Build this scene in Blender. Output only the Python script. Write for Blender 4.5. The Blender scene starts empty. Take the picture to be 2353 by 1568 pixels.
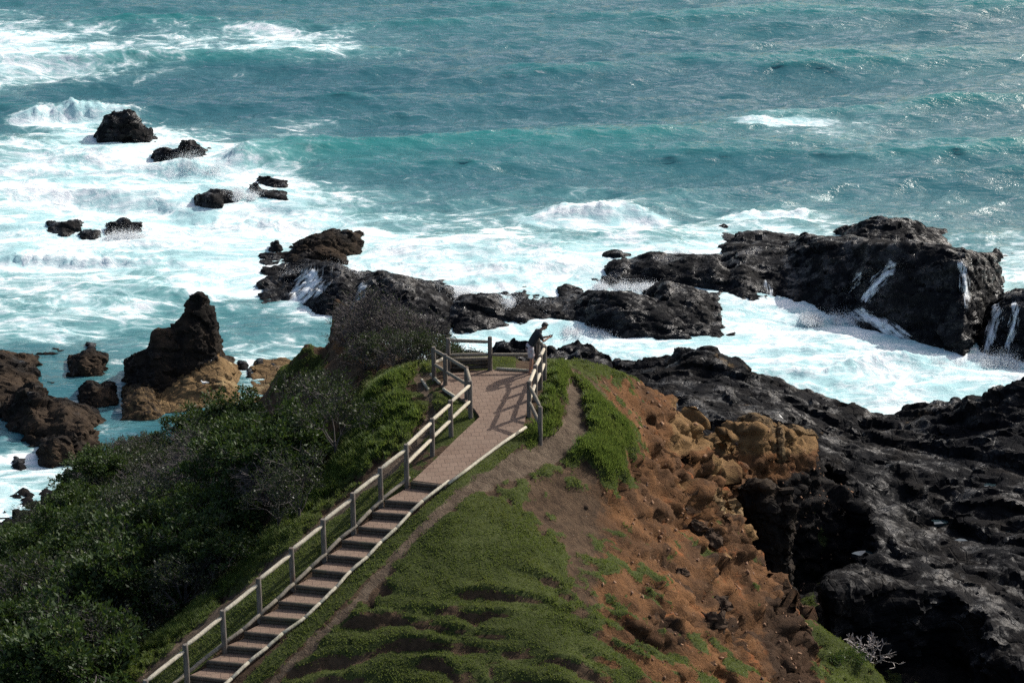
import bpy, math, random
import numpy as np
from mathutils import Vector
random.seed(7)
rng = np.random.default_rng(11)
SC = bpy.context.scene
COL = SC.collection
# ------------------------------------------------------------------ camera model
H = 40.0
PITCH = math.radians(20)
CPI, SPI = math.cos(PITCH), math.sin(PITCH)
F, CX, CY = 4451.0, 1176.0, 784.0


def proj(x, y, z):
    d = y * CPI + (H - z) * SPI
    return CX + F * x / d, CY - F * (y * SPI + (z - H) * CPI) / d


def U(px, py, z):
    a, b = (px - CX) / F, (py - CY) / F
    dy, dz = CPI - b * SPI, -SPI - b * CPI
    t = (z - H) / dz
    return (a * t, dy * t, z)


def Uy(px, py, y):
    a, b = (px - CX) / F, (py - CY) / F
    dy, dz = CPI - b * SPI, -SPI - b * CPI
    t = y / dy
    return (a * t, y, H + dz * t)


# ------------------------------------------------------------------ noise
def _h(ix, iy, iz, seed):
    with np.errstate(over='ignore'):
        n = (ix.astype(np.int64) * 374761393 + iy.astype(np.int64) * 668265263 + iz.astype(np.int64) * 2147483647 + seed * 1274126177) & 0xFFFFFFFF
        n = ((n ^ (n >> 13)) * 1274126177) & 0xFFFFFFFF
        n = ((n ^ (n >> 16)) * 2246822519) & 0xFFFFFFFF
        n = n ^ (n >> 15)
    return n


def noise3(x, y, z, seed=0):
    x, y, z = np.broadcast_arrays(np.asarray(x, float), np.asarray(y, float), np.asarray(z, float))
    ix, iy, iz = np.floor(x), np.floor(y), np.floor(z)
    fx, fy, fz = x - ix, y - iy, z - iz
    u, v, w = [t * t * t * (t * (t * 6 - 15) + 10) for t in (fx, fy, fz)]

    def g(dx, dy, dz):
        h = _h(ix + dx, iy + dy, iz + dz, seed)
        gx = ((h & 1023) / 511.5) - 1
        gy = (((h >> 10) & 1023) / 511.5) - 1
        gz = (((h >> 20) & 1023) / 511.5) - 1
        return gx * (fx - dx) + gy * (fy - dy) + gz * (fz - dz)
    l = lambda a, b, t: a + (b - a) * t
    return 1.3 * l(l(l(g(0, 0, 0), g(1, 0, 0), u), l(g(0, 1, 0), g(1, 1, 0), u), v),
                   l(l(g(0, 0, 1), g(1, 0, 1), u), l(g(0, 1, 1), g(1, 1, 1), u), v), w)


def noise2(x, y, seed=0):
    return noise3(x, y, np.float64(seed * 0.37 + 0.5), seed)


def fbm(x, y, z=0.5, o=4, seed=0, gain=0.5):
    s, a, n = 0, 1.0, 0
    for i in range(o):
        s = s + a * noise3(np.asarray(x) * 2 ** i, np.asarray(y) * 2 ** i, np.asarray(z) * 2 ** i, seed + i)
        n += a
        a *= gain
    return s / n


def ridged(x, y, z=0.5, o=4, seed=0, gain=0.5):
    s, a, n = 0, 1.0, 0
    for i in range(o):
        s = s + a * (1 - 2 * np.abs(noise3(np.asarray(x) * 2 ** i, np.asarray(y) * 2 ** i, np.asarray(z) * 2 ** i, seed + i)))
        n += a
        a *= gain
    return s / n


def worley(x, y, z, seed=0):
    ix, iy, iz = np.floor(x), np.floor(y), np.floor(z)
    f1 = np.full(x.shape, 9.0)
    f2 = np.full(x.shape, 9.0)
    cid = np.zeros(x.shape)
    tl = np.zeros(x.shape)
    for a in (-1, 0, 1):
        for b in (-1, 0, 1):
            for c in (-1, 0, 1):
                h = _h(ix + a, iy + b, iz + c, seed)
                qx = ix + a + (h & 1023) / 1023
                qy = iy + b + ((h >> 10) & 1023) / 1023
                qz = iz + c + ((h >> 20) & 1023) / 1023
                d = np.sqrt((qx - x) ** 2 + (qy - y) ** 2 + (qz - z) ** 2)
                m = d < f1
                f2 = np.where(m, f1, np.minimum(f2, d))
                cid = np.where(m, (h & 4095) / 4095, cid)
                tl = np.where(m, (x - qx) * ((h >> 4 & 255) / 127.5 - 1) + (y - qy) * ((h >> 12 & 255) / 127.5 - 1) + (z - qz) * ((h >> 22 & 255) / 127.5 - 1), tl)
                f1 = np.where(m, d, f1)
    return f1, f2, cid, tl


def sstep(a, b, x):
    t = np.clip((x - a) / (b - a), 0, 1)
    return t * t * (3 - 2 * t)


# ------------------------------------------------------------------ geometry helpers
def mesh_np(name, V, Fc, smooth=False):
    V = np.asarray(V, np.float32)
    Fc = np.asarray(Fc, np.int32)
    me = bpy.data.meshes.new(name)
    me.vertices.add(len(V))
    me.vertices.foreach_set('co', V.ravel())
    k = Fc.shape[1]
    me.loops.add(Fc.size)
    me.loops.foreach_set('vertex_index', Fc.ravel())
    me.polygons.add(len(Fc))
    me.polygons.foreach_set('loop_start', np.arange(0, Fc.size, k, dtype=np.int32))
    me.polygons.foreach_set('loop_total', np.full(len(Fc), k, np.int32))
    if smooth:
        me.polygons.foreach_set('use_smooth', np.ones(len(Fc), bool))
    me.update()
    me.validate()
    return me


def link(name, me, mat=None, parent=None):
    o = bpy.data.objects.new(name, me)
    COL.objects.link(o)
    if mat is not None and me is not None and not me.materials:
        me.materials.append(mat)
    if parent is not None:
        o.parent = parent
    return o


def tag(o, label=None, cat=None, group=None, kind=None):
    if label: o['label'] = label
    if cat: o['category'] = cat
    if group: o['group'] = group
    if kind: o['kind'] = kind
    return o


def empty(name, loc=(0, 0, 0), rz=0):
    o = bpy.data.objects.new(name, None)
    COL.objects.link(o)
    o.location = loc
    o.rotation_euler = (0, 0, rz)
    o.empty_display_size = 0.2
    return o


def setattr_f(me, name, arr):
    a = me.attributes.new(name, 'FLOAT', 'POINT')
    a.data.foreach_set('value', np.asarray(arr, np.float32))


def grid_faces(ny, nx):
    i = np.arange(ny * nx).reshape(ny, nx)
    return np.stack([i[:-1, :-1], i[:-1, 1:], i[1:, 1:], i[1:, :-1]], -1).reshape(-1, 4)


class MB:
    """collects simple shapes as one mesh"""

    def __init__(s):
        s.v, s.f = [], []

    def tube(s, pts, rad, n=10, cap=True, sx=1.0, jitter=0, up=None):
        pts = [Vector(p) for p in pts]
        if not hasattr(rad, '__len__'): rad = [rad] * len(pts)
        b = len(s.v)
        prev = None
        for i, p in enumerate(pts):
            d = (pts[min(i + 1, len(pts) - 1)] - pts[max(i - 1, 0)]).normalized()
            if prev is None:
                a = Vector(up) if up else (Vector((0, 0, 1)) if abs(d.z) < 0.9 else Vector((1, 0, 0)))
                xx = a.cross(d).normalized()
            else:
                xx = (prev - d * prev.dot(d)).normalized()
            prev = xx
            yy = d.cross(xx)
            for k in range(n):
                t = 2 * math.pi * k / n
                r = rad[i] * (1 + random.uniform(-jitter, jitter))
                q = p + xx * (math.cos(t) * r * sx) + yy * (math.sin(t) * r)
                s.v.append(tuple(q))
        for i in range(len(pts) - 1):
            for k in range(n):
                s.f.append((b + i * n + k, b + i * n + (k + 1) % n, b + (i + 1) * n + (k + 1) % n, b + (i + 1) * n + k))
        if cap:
            s.f.append(tuple(b + k for k in reversed(range(n))))
            s.f.append(tuple(b + (len(pts) - 1) * n + k for k in range(n)))
        return s

    def ball(s, c, r, nu=12, nv=8, rot=None):
        if not hasattr(r, '__len__'): r = (r, r, r)
        b = len(s.v)
        R = rot.to_matrix() if rot else None
        for j in range(nv + 1):
            ph = math.pi * j / nv
            for i in range(nu):
                th = 2 * math.pi * i / nu
                q = Vector((r[0] * math.sin(ph) * math.cos(th), r[1] * math.sin(ph) * math.sin(th), r[2] * math.cos(ph)))
                if R: q = R @ q
                s.v.append(tuple(Vector(c) + q))
        for j in range(nv):
            for i in range(nu):
                s.f.append((b + j * nu + i, b + (j + 1) * nu + i, b + (j + 1) * nu + (i + 1) % nu, b + j * nu + (i + 1) % nu))
        return s

    def prism(s, top, bottom):
        """two equal loops of points"""
        n = len(top)
        b = len(s.v)
        s.v += [tuple(p) for p in top] + [tuple(p) for p in bottom]
        s.f.append(tuple(range(b, b + n)))
        s.f.append(tuple(b + n + k for k in reversed(range(n))))
        for k in range(n):
            s.f.append((b + n + k, b + n + (k + 1) % n, b + (k + 1) % n, b + k))
        return s

    def mesh(s, name, smooth=False):
        me = bpy.data.meshes.new(name)
        me.from_pydata(s.v, [], s.f)
        if smooth:
            me.polygons.foreach_set('use_smooth', np.ones(len(me.polygons), bool))
        me.update()
        return me

    def build(s, name, mat, parent=None, smooth=False, bevel=0):
        o = link(name, s.mesh(name, smooth), mat, parent)
        if bevel:
            m = o.modifiers.new('bevel', 'BEVEL')
            m.width = bevel
            m.segments = 2
            m.limit_method = 'ANGLE'
        return o


def apply_mods(me, *mods):
    """run modifiers on a mesh, return a new mesh"""
    o = bpy.data.objects.new('tmp', me)
    COL.objects.link(o)
    for typ, kw in mods:
        m = o.modifiers.new('m', typ)
        for k, v in kw.items(): setattr(m, k, v)
    dg = bpy.context.evaluated_depsgraph_get()
    dg.update()
    r = bpy.data.meshes.new_from_object(o.evaluated_get(dg))
    bpy.data.objects.remove(o)
    bpy.data.meshes.remove(me)
    return r


def rbf(ctrl, x, y, smooth=0.0):
    c = np.asarray(ctrl, float)
    n = len(c)
    r = np.hypot(c[:, None, 0] - c[None, :, 0], c[:, None, 1] - c[None, :, 1])
    A = np.zeros((n + 3, n + 3))
    A[:n, :n] = -r - np.eye(n) * smooth
    A[:n, n] = A[n, :n] = 1
    A[:n, n + 1] = A[n + 1, :n] = c[:, 0]
    A[:n, n + 2] = A[n + 2, :n] = c[:, 1]
    b = np.r_[c[:, 2], 0, 0, 0]
    w = np.linalg.solve(A, b)
    out = w[n] + w[n + 1] * x + w[n + 2] * y
    for i in range(n):
        out = out - w[i] * np.hypot(x - c[i, 0], y - c[i, 1])
    return out


def poly_sd(poly, x, y):
    """signed distance, positive inside"""
    p = np.asarray(poly, float)
    ins = np.zeros(x.shape, bool)
    dmin = np.full(x.shape, 1e9)
    for i in range(len(p)):
        ax, ay = p[i]
        bx, by = p[(i + 1) % len(p)]
        t = np.clip(((x - ax) * (bx - ax) + (y - ay) * (by - ay)) / max((bx - ax) ** 2 + (by - ay) ** 2, 1e-9), 0, 1)
        dmin = np.minimum(dmin, np.hypot(x - ax - t * (bx - ax), y - ay - t * (by - ay)))
        c = ((ay > y) != (by > y)) & (x < (bx - ax) * (y - ay) / (by - ay + 1e-12) + ax)
        ins ^= c
    return np.where(ins, dmin, -dmin)


def line_d(pts, x, y):
    """distance to polyline and interpolated third value"""
    best = np.full(x.shape, 1e9)
    val = np.zeros(x.shape)
    for (a, b) in zip(pts[:-1], pts[1:]):
        t = np.clip(((x - a[0]) * (b[0] - a[0]) + (y - a[1]) * (b[1] - a[1])) / max((b[0] - a[0]) ** 2 + (b[1] - a[1]) ** 2, 1e-9), 0, 1)
        d = np.hypot(x - a[0] - t * (b[0] - a[0]), y - a[1] - t * (b[1] - a[1]))
        m = d < best
        best = np.where(m, d, best)
        val = np.where(m, a[2] + t * (b[2] - a[2]), val)
    return best, val


def solid_remesh(X, Y, Z, voxel, bottom=-2.4, zcut=-1.0, smooth=True):
    """heightfield -> closed solid -> uniform voxel mesh; returns mesh, coords, normals"""
    ny, nx = X.shape
    Zt = np.maximum(Z, bottom + 0.9)
    top = np.stack([X, Y, Zt], -1).reshape(-1, 3)
    bot = np.stack([X, Y, np.full_like(Z, bottom)], -1).reshape(-1, 3)
    f = grid_faces(ny, nx)
    n = ny * nx
    i = np.arange(n).reshape(ny, nx)
    ring = np.r_[i[0, :], i[1:, -1], i[-1, -2::-1], i[-2:0:-1, 0]]
    r2 = np.roll(ring, -1)
    side = np.stack([ring, ring + n, r2 + n, r2], -1)
    me = mesh_np('t', np.r_[top, bot], np.r_[f, f[:, ::-1] + n, side])
    me = apply_mods(me, ('REMESH', dict(mode='VOXEL', voxel_size=voxel, adaptivity=0.0)))
    nv = len(me.vertices)
    V = np.empty(nv * 3, np.float32)
    me.vertices.foreach_get('co', V)
    V = V.reshape(-1, 3).astype(float)
    nl = len(me.loops)
    L = np.empty(nl, np.int32)
    me.loops.foreach_get('vertex_index', L)
    Fc = L.reshape(-1, 4)
    keep = (V[Fc, 2] > zcut).all(1)
    # drop the outer rim and underside of the slab
    ex = 0.25
    inb = (V[:, 0] > X.min() + ex) & (V[:, 0] < X.max() - ex) & (V[:, 1] > Y.min() + ex) & (V[:, 1] < Y.max() - ex)
    keep &= inb[Fc].all(1)
    Fc = Fc[keep]
    used = np.zeros(nv, bool)
    used[Fc.ravel()] = True
    idx = np.cumsum(used) - 1
    V = V[used]
    Fc = idx[Fc]
    bpy.data.meshes.remove(me)
    return V, Fc


def vnormals(V, Fc):
    a = V[Fc[:, 2]] - V[Fc[:, 0]]
    b = V[Fc[:, 3 if Fc.shape[1] == 4 else 1]] - V[Fc[:, 1 if Fc.shape[1] == 4 else 0]]
    n = np.cross(a, b)
    N = np.zeros_like(V)
    for k in range(Fc.shape[1]):
        np.add.at(N, Fc[:, k], n)
    return N / np.maximum(np.linalg.norm(N, axis=1, keepdims=True), 1e-9)


# ------------------------------------------------------------------ materials
class M:
    """tiny node-graph helper"""

    def __init__(s, name):
        s.m = bpy.data.materials.new(name)
        s.m.use_nodes = True
        s.t = s.m.node_tree
        s.n = s.t.nodes
        s.b = s.n['Principled BSDF']
        s.out = s.n['Material Output']

    def put(s, sock, v):
        if isinstance(v, bpy.types.NodeSocket):
            s.t.links.new(v, sock)
        elif v is not None:
            try:
                sock.default_value = v
            except Exception:
                sock.default_value = (v[0], v[1], v[2], 1)

    def coord(s, scale=(1, 1, 1), kind='Object', rot=(0, 0, 0), src=None):
        if src is None:
            c = s.n.new('ShaderNodeTexCoord').outputs[kind]
        else:
            c = src
        mp = s.n.new('ShaderNodeMapping')
        mp.inputs['Scale'].default_value = scale
        mp.inputs['Rotation'].default_value = rot
        s.t.links.new(c, mp.inputs[0])
        return mp.outputs[0]

    def noise(s, co, scale=1, detail=6, rough=0.6, dist=0, typ=None, out='Fac'):
        x = s.n.new('ShaderNodeTexNoise')
        if typ: x.noise_type = typ
        s.put(x.inputs['Vector'], co)
        x.inputs['Scale'].default_value = scale
        x.inputs['Detail'].default_value = detail
        x.inputs['Roughness'].default_value = rough
        x.inputs['Distortion'].default_value = dist
        return x.outputs[out]

    def voro(s, co, scale=1, feat='F1', out='Distance', rnd=1):
        x = s.n.new('ShaderNodeTexVoronoi')
        x.feature = feat
        s.put(x.inputs['Vector'], co)
        x.inputs['Scale'].default_value = scale
        x.inputs['Randomness'].default_value = rnd
        return x.outputs[out]

    def attr(s, name, out='Fac'):
        x = s.n.new('ShaderNodeAttribute')
        x.attribute_name = name
        return x.outputs[out]

    def math(s, op, a, b=None, c=None, clamp=False):
        x = s.n.new('ShaderNodeMath')
        x.operation = op
        x.use_clamp = clamp
        s.put(x.inputs[0], a)
        if b is not None: s.put(x.inputs[1], b)
        if c is not None: s.put(x.inputs[2], c)
        return x.outputs[0]

    def ramp(s, v, a, b, lo=0.0, hi=1.0, smooth=True):
        x = s.n.new('ShaderNodeMapRange')
        x.interpolation_type = 'SMOOTHSTEP' if smooth else 'LINEAR'
        s.put(x.inputs[0], v)
        s.put(x.inputs[1], a)
        s.put(x.inputs[2], b)
        s.put(x.inputs[3], lo)
        s.put(x.inputs[4], hi)
        return x.outputs[0]

    def mix(s, f, a, b, blend='MIX'):
        x = s.n.new('ShaderNodeMix')
        x.data_type = 'RGBA'
        x.blend_type = blend
        s.put(x.inputs[0], f)
        for sock, v in ((x.inputs[6], a), (x.inputs[7], b)):
            if isinstance(v, bpy.types.NodeSocket): s.t.links.new(v, sock)
            else: sock.default_value = (v[0], v[1], v[2], 1)
        return x.outputs[2]

    def bump(s, h, strength=0.5, dist=0.05, normal=None):
        x = s.n.new('ShaderNodeBump')
        x.inputs['Strength'].default_value = strength
        x.inputs['Distance'].default_value = dist
        s.put(x.inputs['Height'], h)
        if normal is not None: s.t.links.new(normal, x.inputs['Normal'])
        return x.outputs[0]

    def set(s, **kw):
        for k, v in kw.items():
            s.put(s.b.inputs[k.replace('_', ' ')], v)
        return s.m


def rock_material(name, dark, brown, ochre=0.0, wet=0.32, wetpatch=0.5):
    k = M(name)
    co = k.coord()
    big = k.noise(co, 0.35, 5, 0.6)
    fine = k.noise(co, 3.5, 8, 0.68)
    crack = k.voro(k.coord((1, 1, 1.6)), 1.1, 'DISTANCE_TO_EDGE')
    c = k.mix(k.ramp(big, 0.42, 0.68), dark, brown)
    c = k.mix(k.ramp(fine, 0.45, 0.8, 0, 0.5), c, (dark[0] * 1.9, dark[1] * 1.8, dark[2] * 1.7))
    och = k.attr('ochre')
    oc = k.mix(k.noise(co, 1.3, 6, 0.65), (0.21, 0.140, 0.068), (0.085, 0.057, 0.034))
    oc = k.mix(k.ramp(k.noise(co, 0.5, 4, 0.6), 0.55, 0.7), oc, (0.28, 0.21, 0.115))
    c = k.mix(k.ramp(k.math('ADD', och, k.math('MULTIPLY', k.math('SUBTRACT', fine, 0.5), 0.7)), 0.35, 0.6), c, oc)
    wetm = k.ramp(k.noise(co, 0.8, 5, 0.7), wetpatch - 0.12, wetpatch + 0.12)
    ro = k.ramp(wetm, 0, 1, wet, 0.75)
    ro = k.math('MAXIMUM', ro, k.math('MULTIPLY', och, 0.8))
    wetm = k.math('MAXIMUM', wetm, och)
    h = k.math('ADD', k.math('MULTIPLY', fine, 1.0), k.math('MULTIPLY', k.ramp(crack, 0, 0.06), 0.35))
    h = k.math('ADD', h, k.math('MULTIPLY', k.noise(co, 11, 4, 0.6), 0.14))
    k.set(Base_Color=c, Roughness=ro, Normal=k.bump(h, 0.85, 0.15))
    k.put(k.b.inputs['Specular IOR Level'], k.ramp(wetm, 0, 1, 0.30, 0.03))
    return k.m
# ------------------------------------------------------------------ rocks
WATERLINE = []
ROCK_WET = rock_material('wet_black_basalt', (0.0066, 0.0072, 0.0090), (0.0150, 0.0145, 0.0145), wet=0.24, wetpatch=0.47)
ROCK_SHELF = rock_material('damp_dark_shelf_rock', (0.0058, 0.0062, 0.0076), (0.0140, 0.0125, 0.0115), wet=0.36, wetpatch=0.43)
ROCK_BROWN = rock_material('brown_grey_rock', (0.013, 0.0115, 0.0105), (0.050, 0.036, 0.025), wet=0.3, wetpatch=0.36)


def ends(line, px):
    a = np.asarray(line, float)
    return np.interp(px, a[:, 0], a[:, 1])


class Lobe:
    """a hump with a given waterline (front), skyline, ridge distance and back distance"""

    def __init__(s, S, Fr, rd, bd, p1=1.5, p2=1.6, ochre=0.0, z0=0.0, lift=0):
        Fr = [(a, b - lift) for a, b in Fr]
        s.S, s.F, s.rd, s.bd, s.p1, s.p2, s.ochre, s.z0 = S, Fr, rd, bd, p1, p2, ochre, z0
        a = np.array([q[0] for q in S] + [q[0] for q in Fr], float)
        s.p0, s.pn = a.min(), a.max()

    def extent(s):
        xs, ys = [], []
        for p in np.linspace(s.p0, s.pn, 30):
            f = float(ends(s.F, p))
            x, y, _ = U(p, f, s.z0)
            for dd in (0, s.rd + s.bd):
                xs.append(x * (y + dd) / y)
                ys.append(y + dd)
        return min(xs), max(xs), min(ys), max(ys)

    def height(s, X, Y):
        z = np.full(X.shape, 1.0)
        for _ in range(3):
            px, _p = proj(X, Y, np.maximum(z, 0))
            fy = ends(s.F, px)
            a = math.radians(20) + np.arctan((fy - CY) / F)
            yf = (H - s.z0) / np.tan(a)
            sy = ends(s.S, px)
            yr = yf + s.rd
            # ray through the skyline pixel, at distance yr
            b = (sy - CY) / F
            zr = H + (-SPI - b * CPI) / (CPI - b * SPI) * yr
            zr = np.maximum(zr - s.z0, -0.2)
            v = (Y - yf) / s.rd
            w = (Y - yr) / s.bd
            up = 1 - np.clip(1 - v, 0, 3) ** s.p1
            dn = 1 - np.clip(w, 0, 3) ** s.p2
            prof = np.where(v < 1, up, dn)
            e = np.minimum(px - s.p0, s.pn - px)
            z = s.z0 + zr * prof - (1.6 + 1.5 * s.z0) * np.clip(-prof, 0, 1) - (2.0 + 1.5 * s.z0) * sstep(2, -30, e)
            z = np.where(zr < 0.02, np.minimum(z, -0.3), z)
        return z


def craggy(V, Fc, amp, scale, seed, steps=0.0, blocky=1.0, mask=None, aniso=1.6, ang=-.45):
    N = vnormals(V, Fc)
    x, y, z = V.T / scale
    ca, sa = math.cos(ang), math.sin(ang)
    x, y = (x * ca + y * sa) / aniso, (-x * sa + y * ca)
    z = z + .35 * y
    wx = x + 0.35 * fbm(x * .8, y * .8, z * .8, 2, seed + 50)
    wy = y + 0.35 * fbm(x * .8 + 9, y * .8, z * .8, 2, seed + 60)
    # slabby jointed blocks: tilted worley cells with flat offsets
    tx, tz = wx * .9 + z * .35, z * 1.3 - wx * .25
    f1, f2, cid, tl = worley(tx, wy, tz, seed)
    g1, g2, cid2, tl2 = worley(tx * 2.3, wy * 2.3, tz * 2.3, seed + 5)
    d = blocky * (0.5 * (cid - .5) + .75 * tl) - 0.16 * np.exp(-((f2 - f1) / .07) ** 2)
    d = d + blocky * (0.2 * (cid2 - .5) + .4 * tl2) - 0.08 * np.exp(-((g2 - g1) / .08) ** 2)
    st_ = (V[:, 2] * .95 + V[:, 1] * .42 - V[:, 0] * .30) / scale * 1.9 + .8 * fbm(x * .6, y * .6, z * .6, 3, seed + 8)
    sw = st_ - np.floor(st_)
    d = d + .42 * (np.where(sw < .86, sw / .86, (1 - sw) / .14) - .5) * sstep(-.5, .3, fbm(x * .5 + 4, y * .5, z * .5, 2, seed + 9))
    d = d + 0.34 * ridged(wx * .7, wy * .7, z * .7, 5, seed + 1, .55) + 0.2 * fbm(x * 3, y * 3, z * 3, 4, seed + 2, .6) - .08
    if mask is not None: d = d * mask
    D = N.copy()
    D[:, 2] = D[:, 2] * 0.75
    return V + D * (amp * d)[:, None]


def rock(name, label, lobes, voxel=0.14, amp=0.35, scale=1.6, seed=1, mat=None, cat='rock', group=None, kind=None, pad=1.5, blocky=1.0):
    e = np.array([l.extent() for l in lobes])
    x0, x1, y0, y1 = e[:, 0].min() - pad, e[:, 1].max() + pad, e[:, 2].min() - pad, e[:, 3].max() + pad
    st = max(voxel * .8, 0.06)
    xs, ys = np.arange(x0, x1, st), np.arange(y0, y1, st)
    X, Y = np.meshgrid(xs, ys)
    wx = X + 0.35 * amp / .35 * fbm(X * .5, Y * .5, .2, 3, seed)
    Z = np.full(X.shape, -3.0)
    O = np.zeros(X.shape)
    for l in lobes:
        h = l.height(wx, Y)
        O = np.where(h > Z, l.ochre, O)
        Z = np.maximum(Z, h)
    V, Fc = solid_remesh(X, Y, Z, voxel, zcut=-1.0)
    och = None
    if O.any():
        i = np.clip(((V[:, 0] - x0) / st).astype(int), 0, len(xs) - 1)
        j = np.clip(((V[:, 1] - y0) / st).astype(int), 0, len(ys) - 1)
        och = O[j, i]
    V = craggy(V, Fc, amp, scale, seed, blocky=blocky)
    V = craggy(V, Fc, min(amp * .30, .13), scale * .42, seed + 3, blocky=1.2)
    WATERLINE.append(V[(V[:, 2] > -.5) & (V[:, 2] < .7)][:, :2])
    # base of the thing at its waterline centre
    c = np.array([V[:, 0].mean(), V[:, 1].mean(), 0.0])
    me = mesh_np(name, V - c, Fc, False)
    if och is not None: setattr_f(me, 'ochre', och)
    me.set_sharp_from_angle(angle=math.radians(32)) if hasattr(me, 'set_sharp_from_angle') else None
    o = link(name, me, mat or ROCK_WET)
    o.location = c
    me.polygons.foreach_set('use_smooth', np.ones(len(me.polygons), bool))
    tag(o, label, cat, group, kind)
    return o, V, Fc


L = Lobe
rock('sea_rock', 'dark pointed sea rock farthest out in the foam at upper left', [
    L([(218, 326), (228, 290), (245, 264), (262, 258), (285, 260), (300, 255), (312, 268), (322, 282), (340, 305), (354, 320)],
      [(218, 328), (260, 326), (310, 325), (354, 320)], 1.6, 2.5, 2.2)], .13, .38, 1.4, 2)
rock('sea_rock', 'black twin humped rock with a wave breaking over its right side', [
    L([(346, 374), (355, 350), (372, 342), (385, 338), (398, 347), (408, 340), (420, 325), (440, 321), (460, 335), (472, 350), (490, 364)],
      [(346, 377), (400, 381), (430, 379), (490, 366)], 1.6, 2.2, 2)], .13, .34, 1.3, 3)
rock('sea_rock', 'smooth rounded black rock left of a small white splash', [
    L([(446, 466), (455, 452), (470, 445), (490, 445), (505, 452), (520, 470)], [(446, 470), (490, 476), (522, 472)], 1.0, 1.6, 2),
    L([(470, 446), (485, 437), (510, 436), (530, 441), (536, 458)], [(470, 462), (500, 464), (536, 462)], .9, 1.6, 2)], .11, .2, 1.3, 4)
rock('sea_rock', 'low thin slab of rock nearly awash right of the small splash', [
    L([(588, 416), (605, 410), (620, 411), (640, 414), (650, 418), (668, 428)], [(588, 420), (630, 429), (668, 430)], .8, 1.5),
    L([(570, 434), (580, 424), (592, 421), (600, 438), (620, 443), (645, 446), (682, 459)], [(570, 438), (610, 453), (682, 461)], .8, 1.4)], .11, .2, 1.2, 5)
rock('sea_rock', 'flat brown rock lowest of the pair in foam near left edge', [
    L([(96, 526), (115, 518), (130, 520), (150, 514), (165, 510), (180, 514), (192, 523)], [(96, 529), (140, 541), (180, 533), (192, 525)], 1.2, 1.8)], .11, .22, 1.2, 6)
rock('sea_rock', 'jagged low rock in three humps in foam right of the flat brown rock', [
    L([(172, 543), (200, 534), (215, 533), (235, 538)], [(172, 546), (210, 548), (237, 543)], .8, 1.4),
    L([(232, 532), (258, 514), (285, 501), (298, 507), (306, 518), (312, 530)], [(232, 536), (262, 534), (312, 532)], 1.0, 1.5),
    L([(296, 522), (308, 516), (320, 517), (330, 522)], [(296, 529), (315, 530), (330, 525)], .7, 1.2)], .11, .25, 1.1, 7)
rock('sea_rock', 'tiny rock tip breaking the foam left of the tall wedge rock', [
    L([(616, 572), (626, 558), (634, 553), (642, 566), (652, 575)], [(616, 574), (636, 578), (652, 576)], .6, 1.0)], .1, .18, .9, 8)
rock('sea_rock', 'tall wedge shaped dark rock in foam before the long black ridge', [
    L([(655, 608), (672, 585), (690, 562), (720, 544), (742, 541), (752, 536), (764, 532), (782, 537), (800, 534), (825, 548), (829, 575)],
      [(655, 606), (740, 598), (800, 588), (829, 580)], 1.6, 3.5, 2.0),
    L([(620, 620), (640, 604), (655, 600), (670, 590), (720, 572), (760, 572), (790, 588), (822, 606)],
      [(620, 623), (680, 616), (760, 610), (822, 608)], 1.4, 3, 1.8)], .13, .34, 1.5, 9, ROCK_BROWN)
R9, R9V, R9F = rock('rock_ridge', 'long wet black rock ridge with spray running over it left of bare shrub', [
    L([(532, 676), (548, 664), (565, 658), (590, 655), (600, 640), (625, 642), (650, 646), (680, 640), (700, 628), (720, 622), (760, 616), (785, 622), (810, 640), (850, 660)],
      [(532, 680), (600, 700), (680, 708), (720, 722), (780, 740), (850, 745)], 4.0, 6, 1.3, lift=9),
    L([(700, 690), (750, 690), (800, 670), (840, 648), (880, 636), (905, 638), (940, 646), (960, 662), (990, 676), (1000, 684), (1030, 690), (1045, 715), (1062, 750)],
      [(700, 722), (780, 745), (830, 760), (900, 775), (1000, 778), (1062, 770)], 4.2, 6, 1.4, lift=9)], .15, .45, 1.9, 12, blocky=.8)
R10, R10V, R10F = rock('rock_ridge', 'low wet black rock with flat top in foam above the back fence', [
    L([(1040, 755), (1052, 712), (1065, 690), (1100, 684), (1125, 688), (1150, 700), (1178, 712), (1185, 700), (1205, 694), (1215, 708), (1265, 714), (1290, 730)],
      [(1040, 764), (1100, 760), (1180, 746), (1240, 738), (1290, 732)], 3.0, 3.5, 1.5, lift=4),
    L([(1165, 715), (1195, 700), (1240, 704), (1275, 709), (1320, 722)], [(1165, 734), (1240, 728), (1320, 732)], 1.1, 2.4, 1.6),
    L([(1025, 720), (1045, 702), (1075, 700), (1100, 730)], [(1025, 748), (1060, 748), (1100, 748)], 1.4, 2.4, 1.6)], .14, .4, 1.7, 14, blocky=.8)
R11, R11V, R11F = rock('rock_ridge', 'glossy black humped rock standing in foam right of the man', [
    L([(1245, 722), (1270, 708), (1290, 696), (1325, 699), (1350, 690), (1372, 681), (1400, 679), (1430, 677), (1460, 680), (1490, 690), (1530, 706), (1580, 735), (1600, 765)],
      [(1245, 730), (1330, 742), (1380, 766), (1430, 777), (1500, 777), (1560, 780), (1600, 778)], 2.6, 4, 1.6, lift=5),
    L([(1480, 705), (1498, 690), (1502, 668), (1518, 656), (1530, 651), (1545, 660), (1568, 664), (1590, 667), (1605, 680), (1622, 690), (1640, 708), (1652, 703), (1658, 725), (1690, 764), (1708, 784)],
      [(1480, 765), (1540, 772), (1600, 775), (1660, 776), (1708, 788)], 4.2, 4, 1.5, lift=10)], .14, .42, 2.2, 15, blocky=.7)
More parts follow.
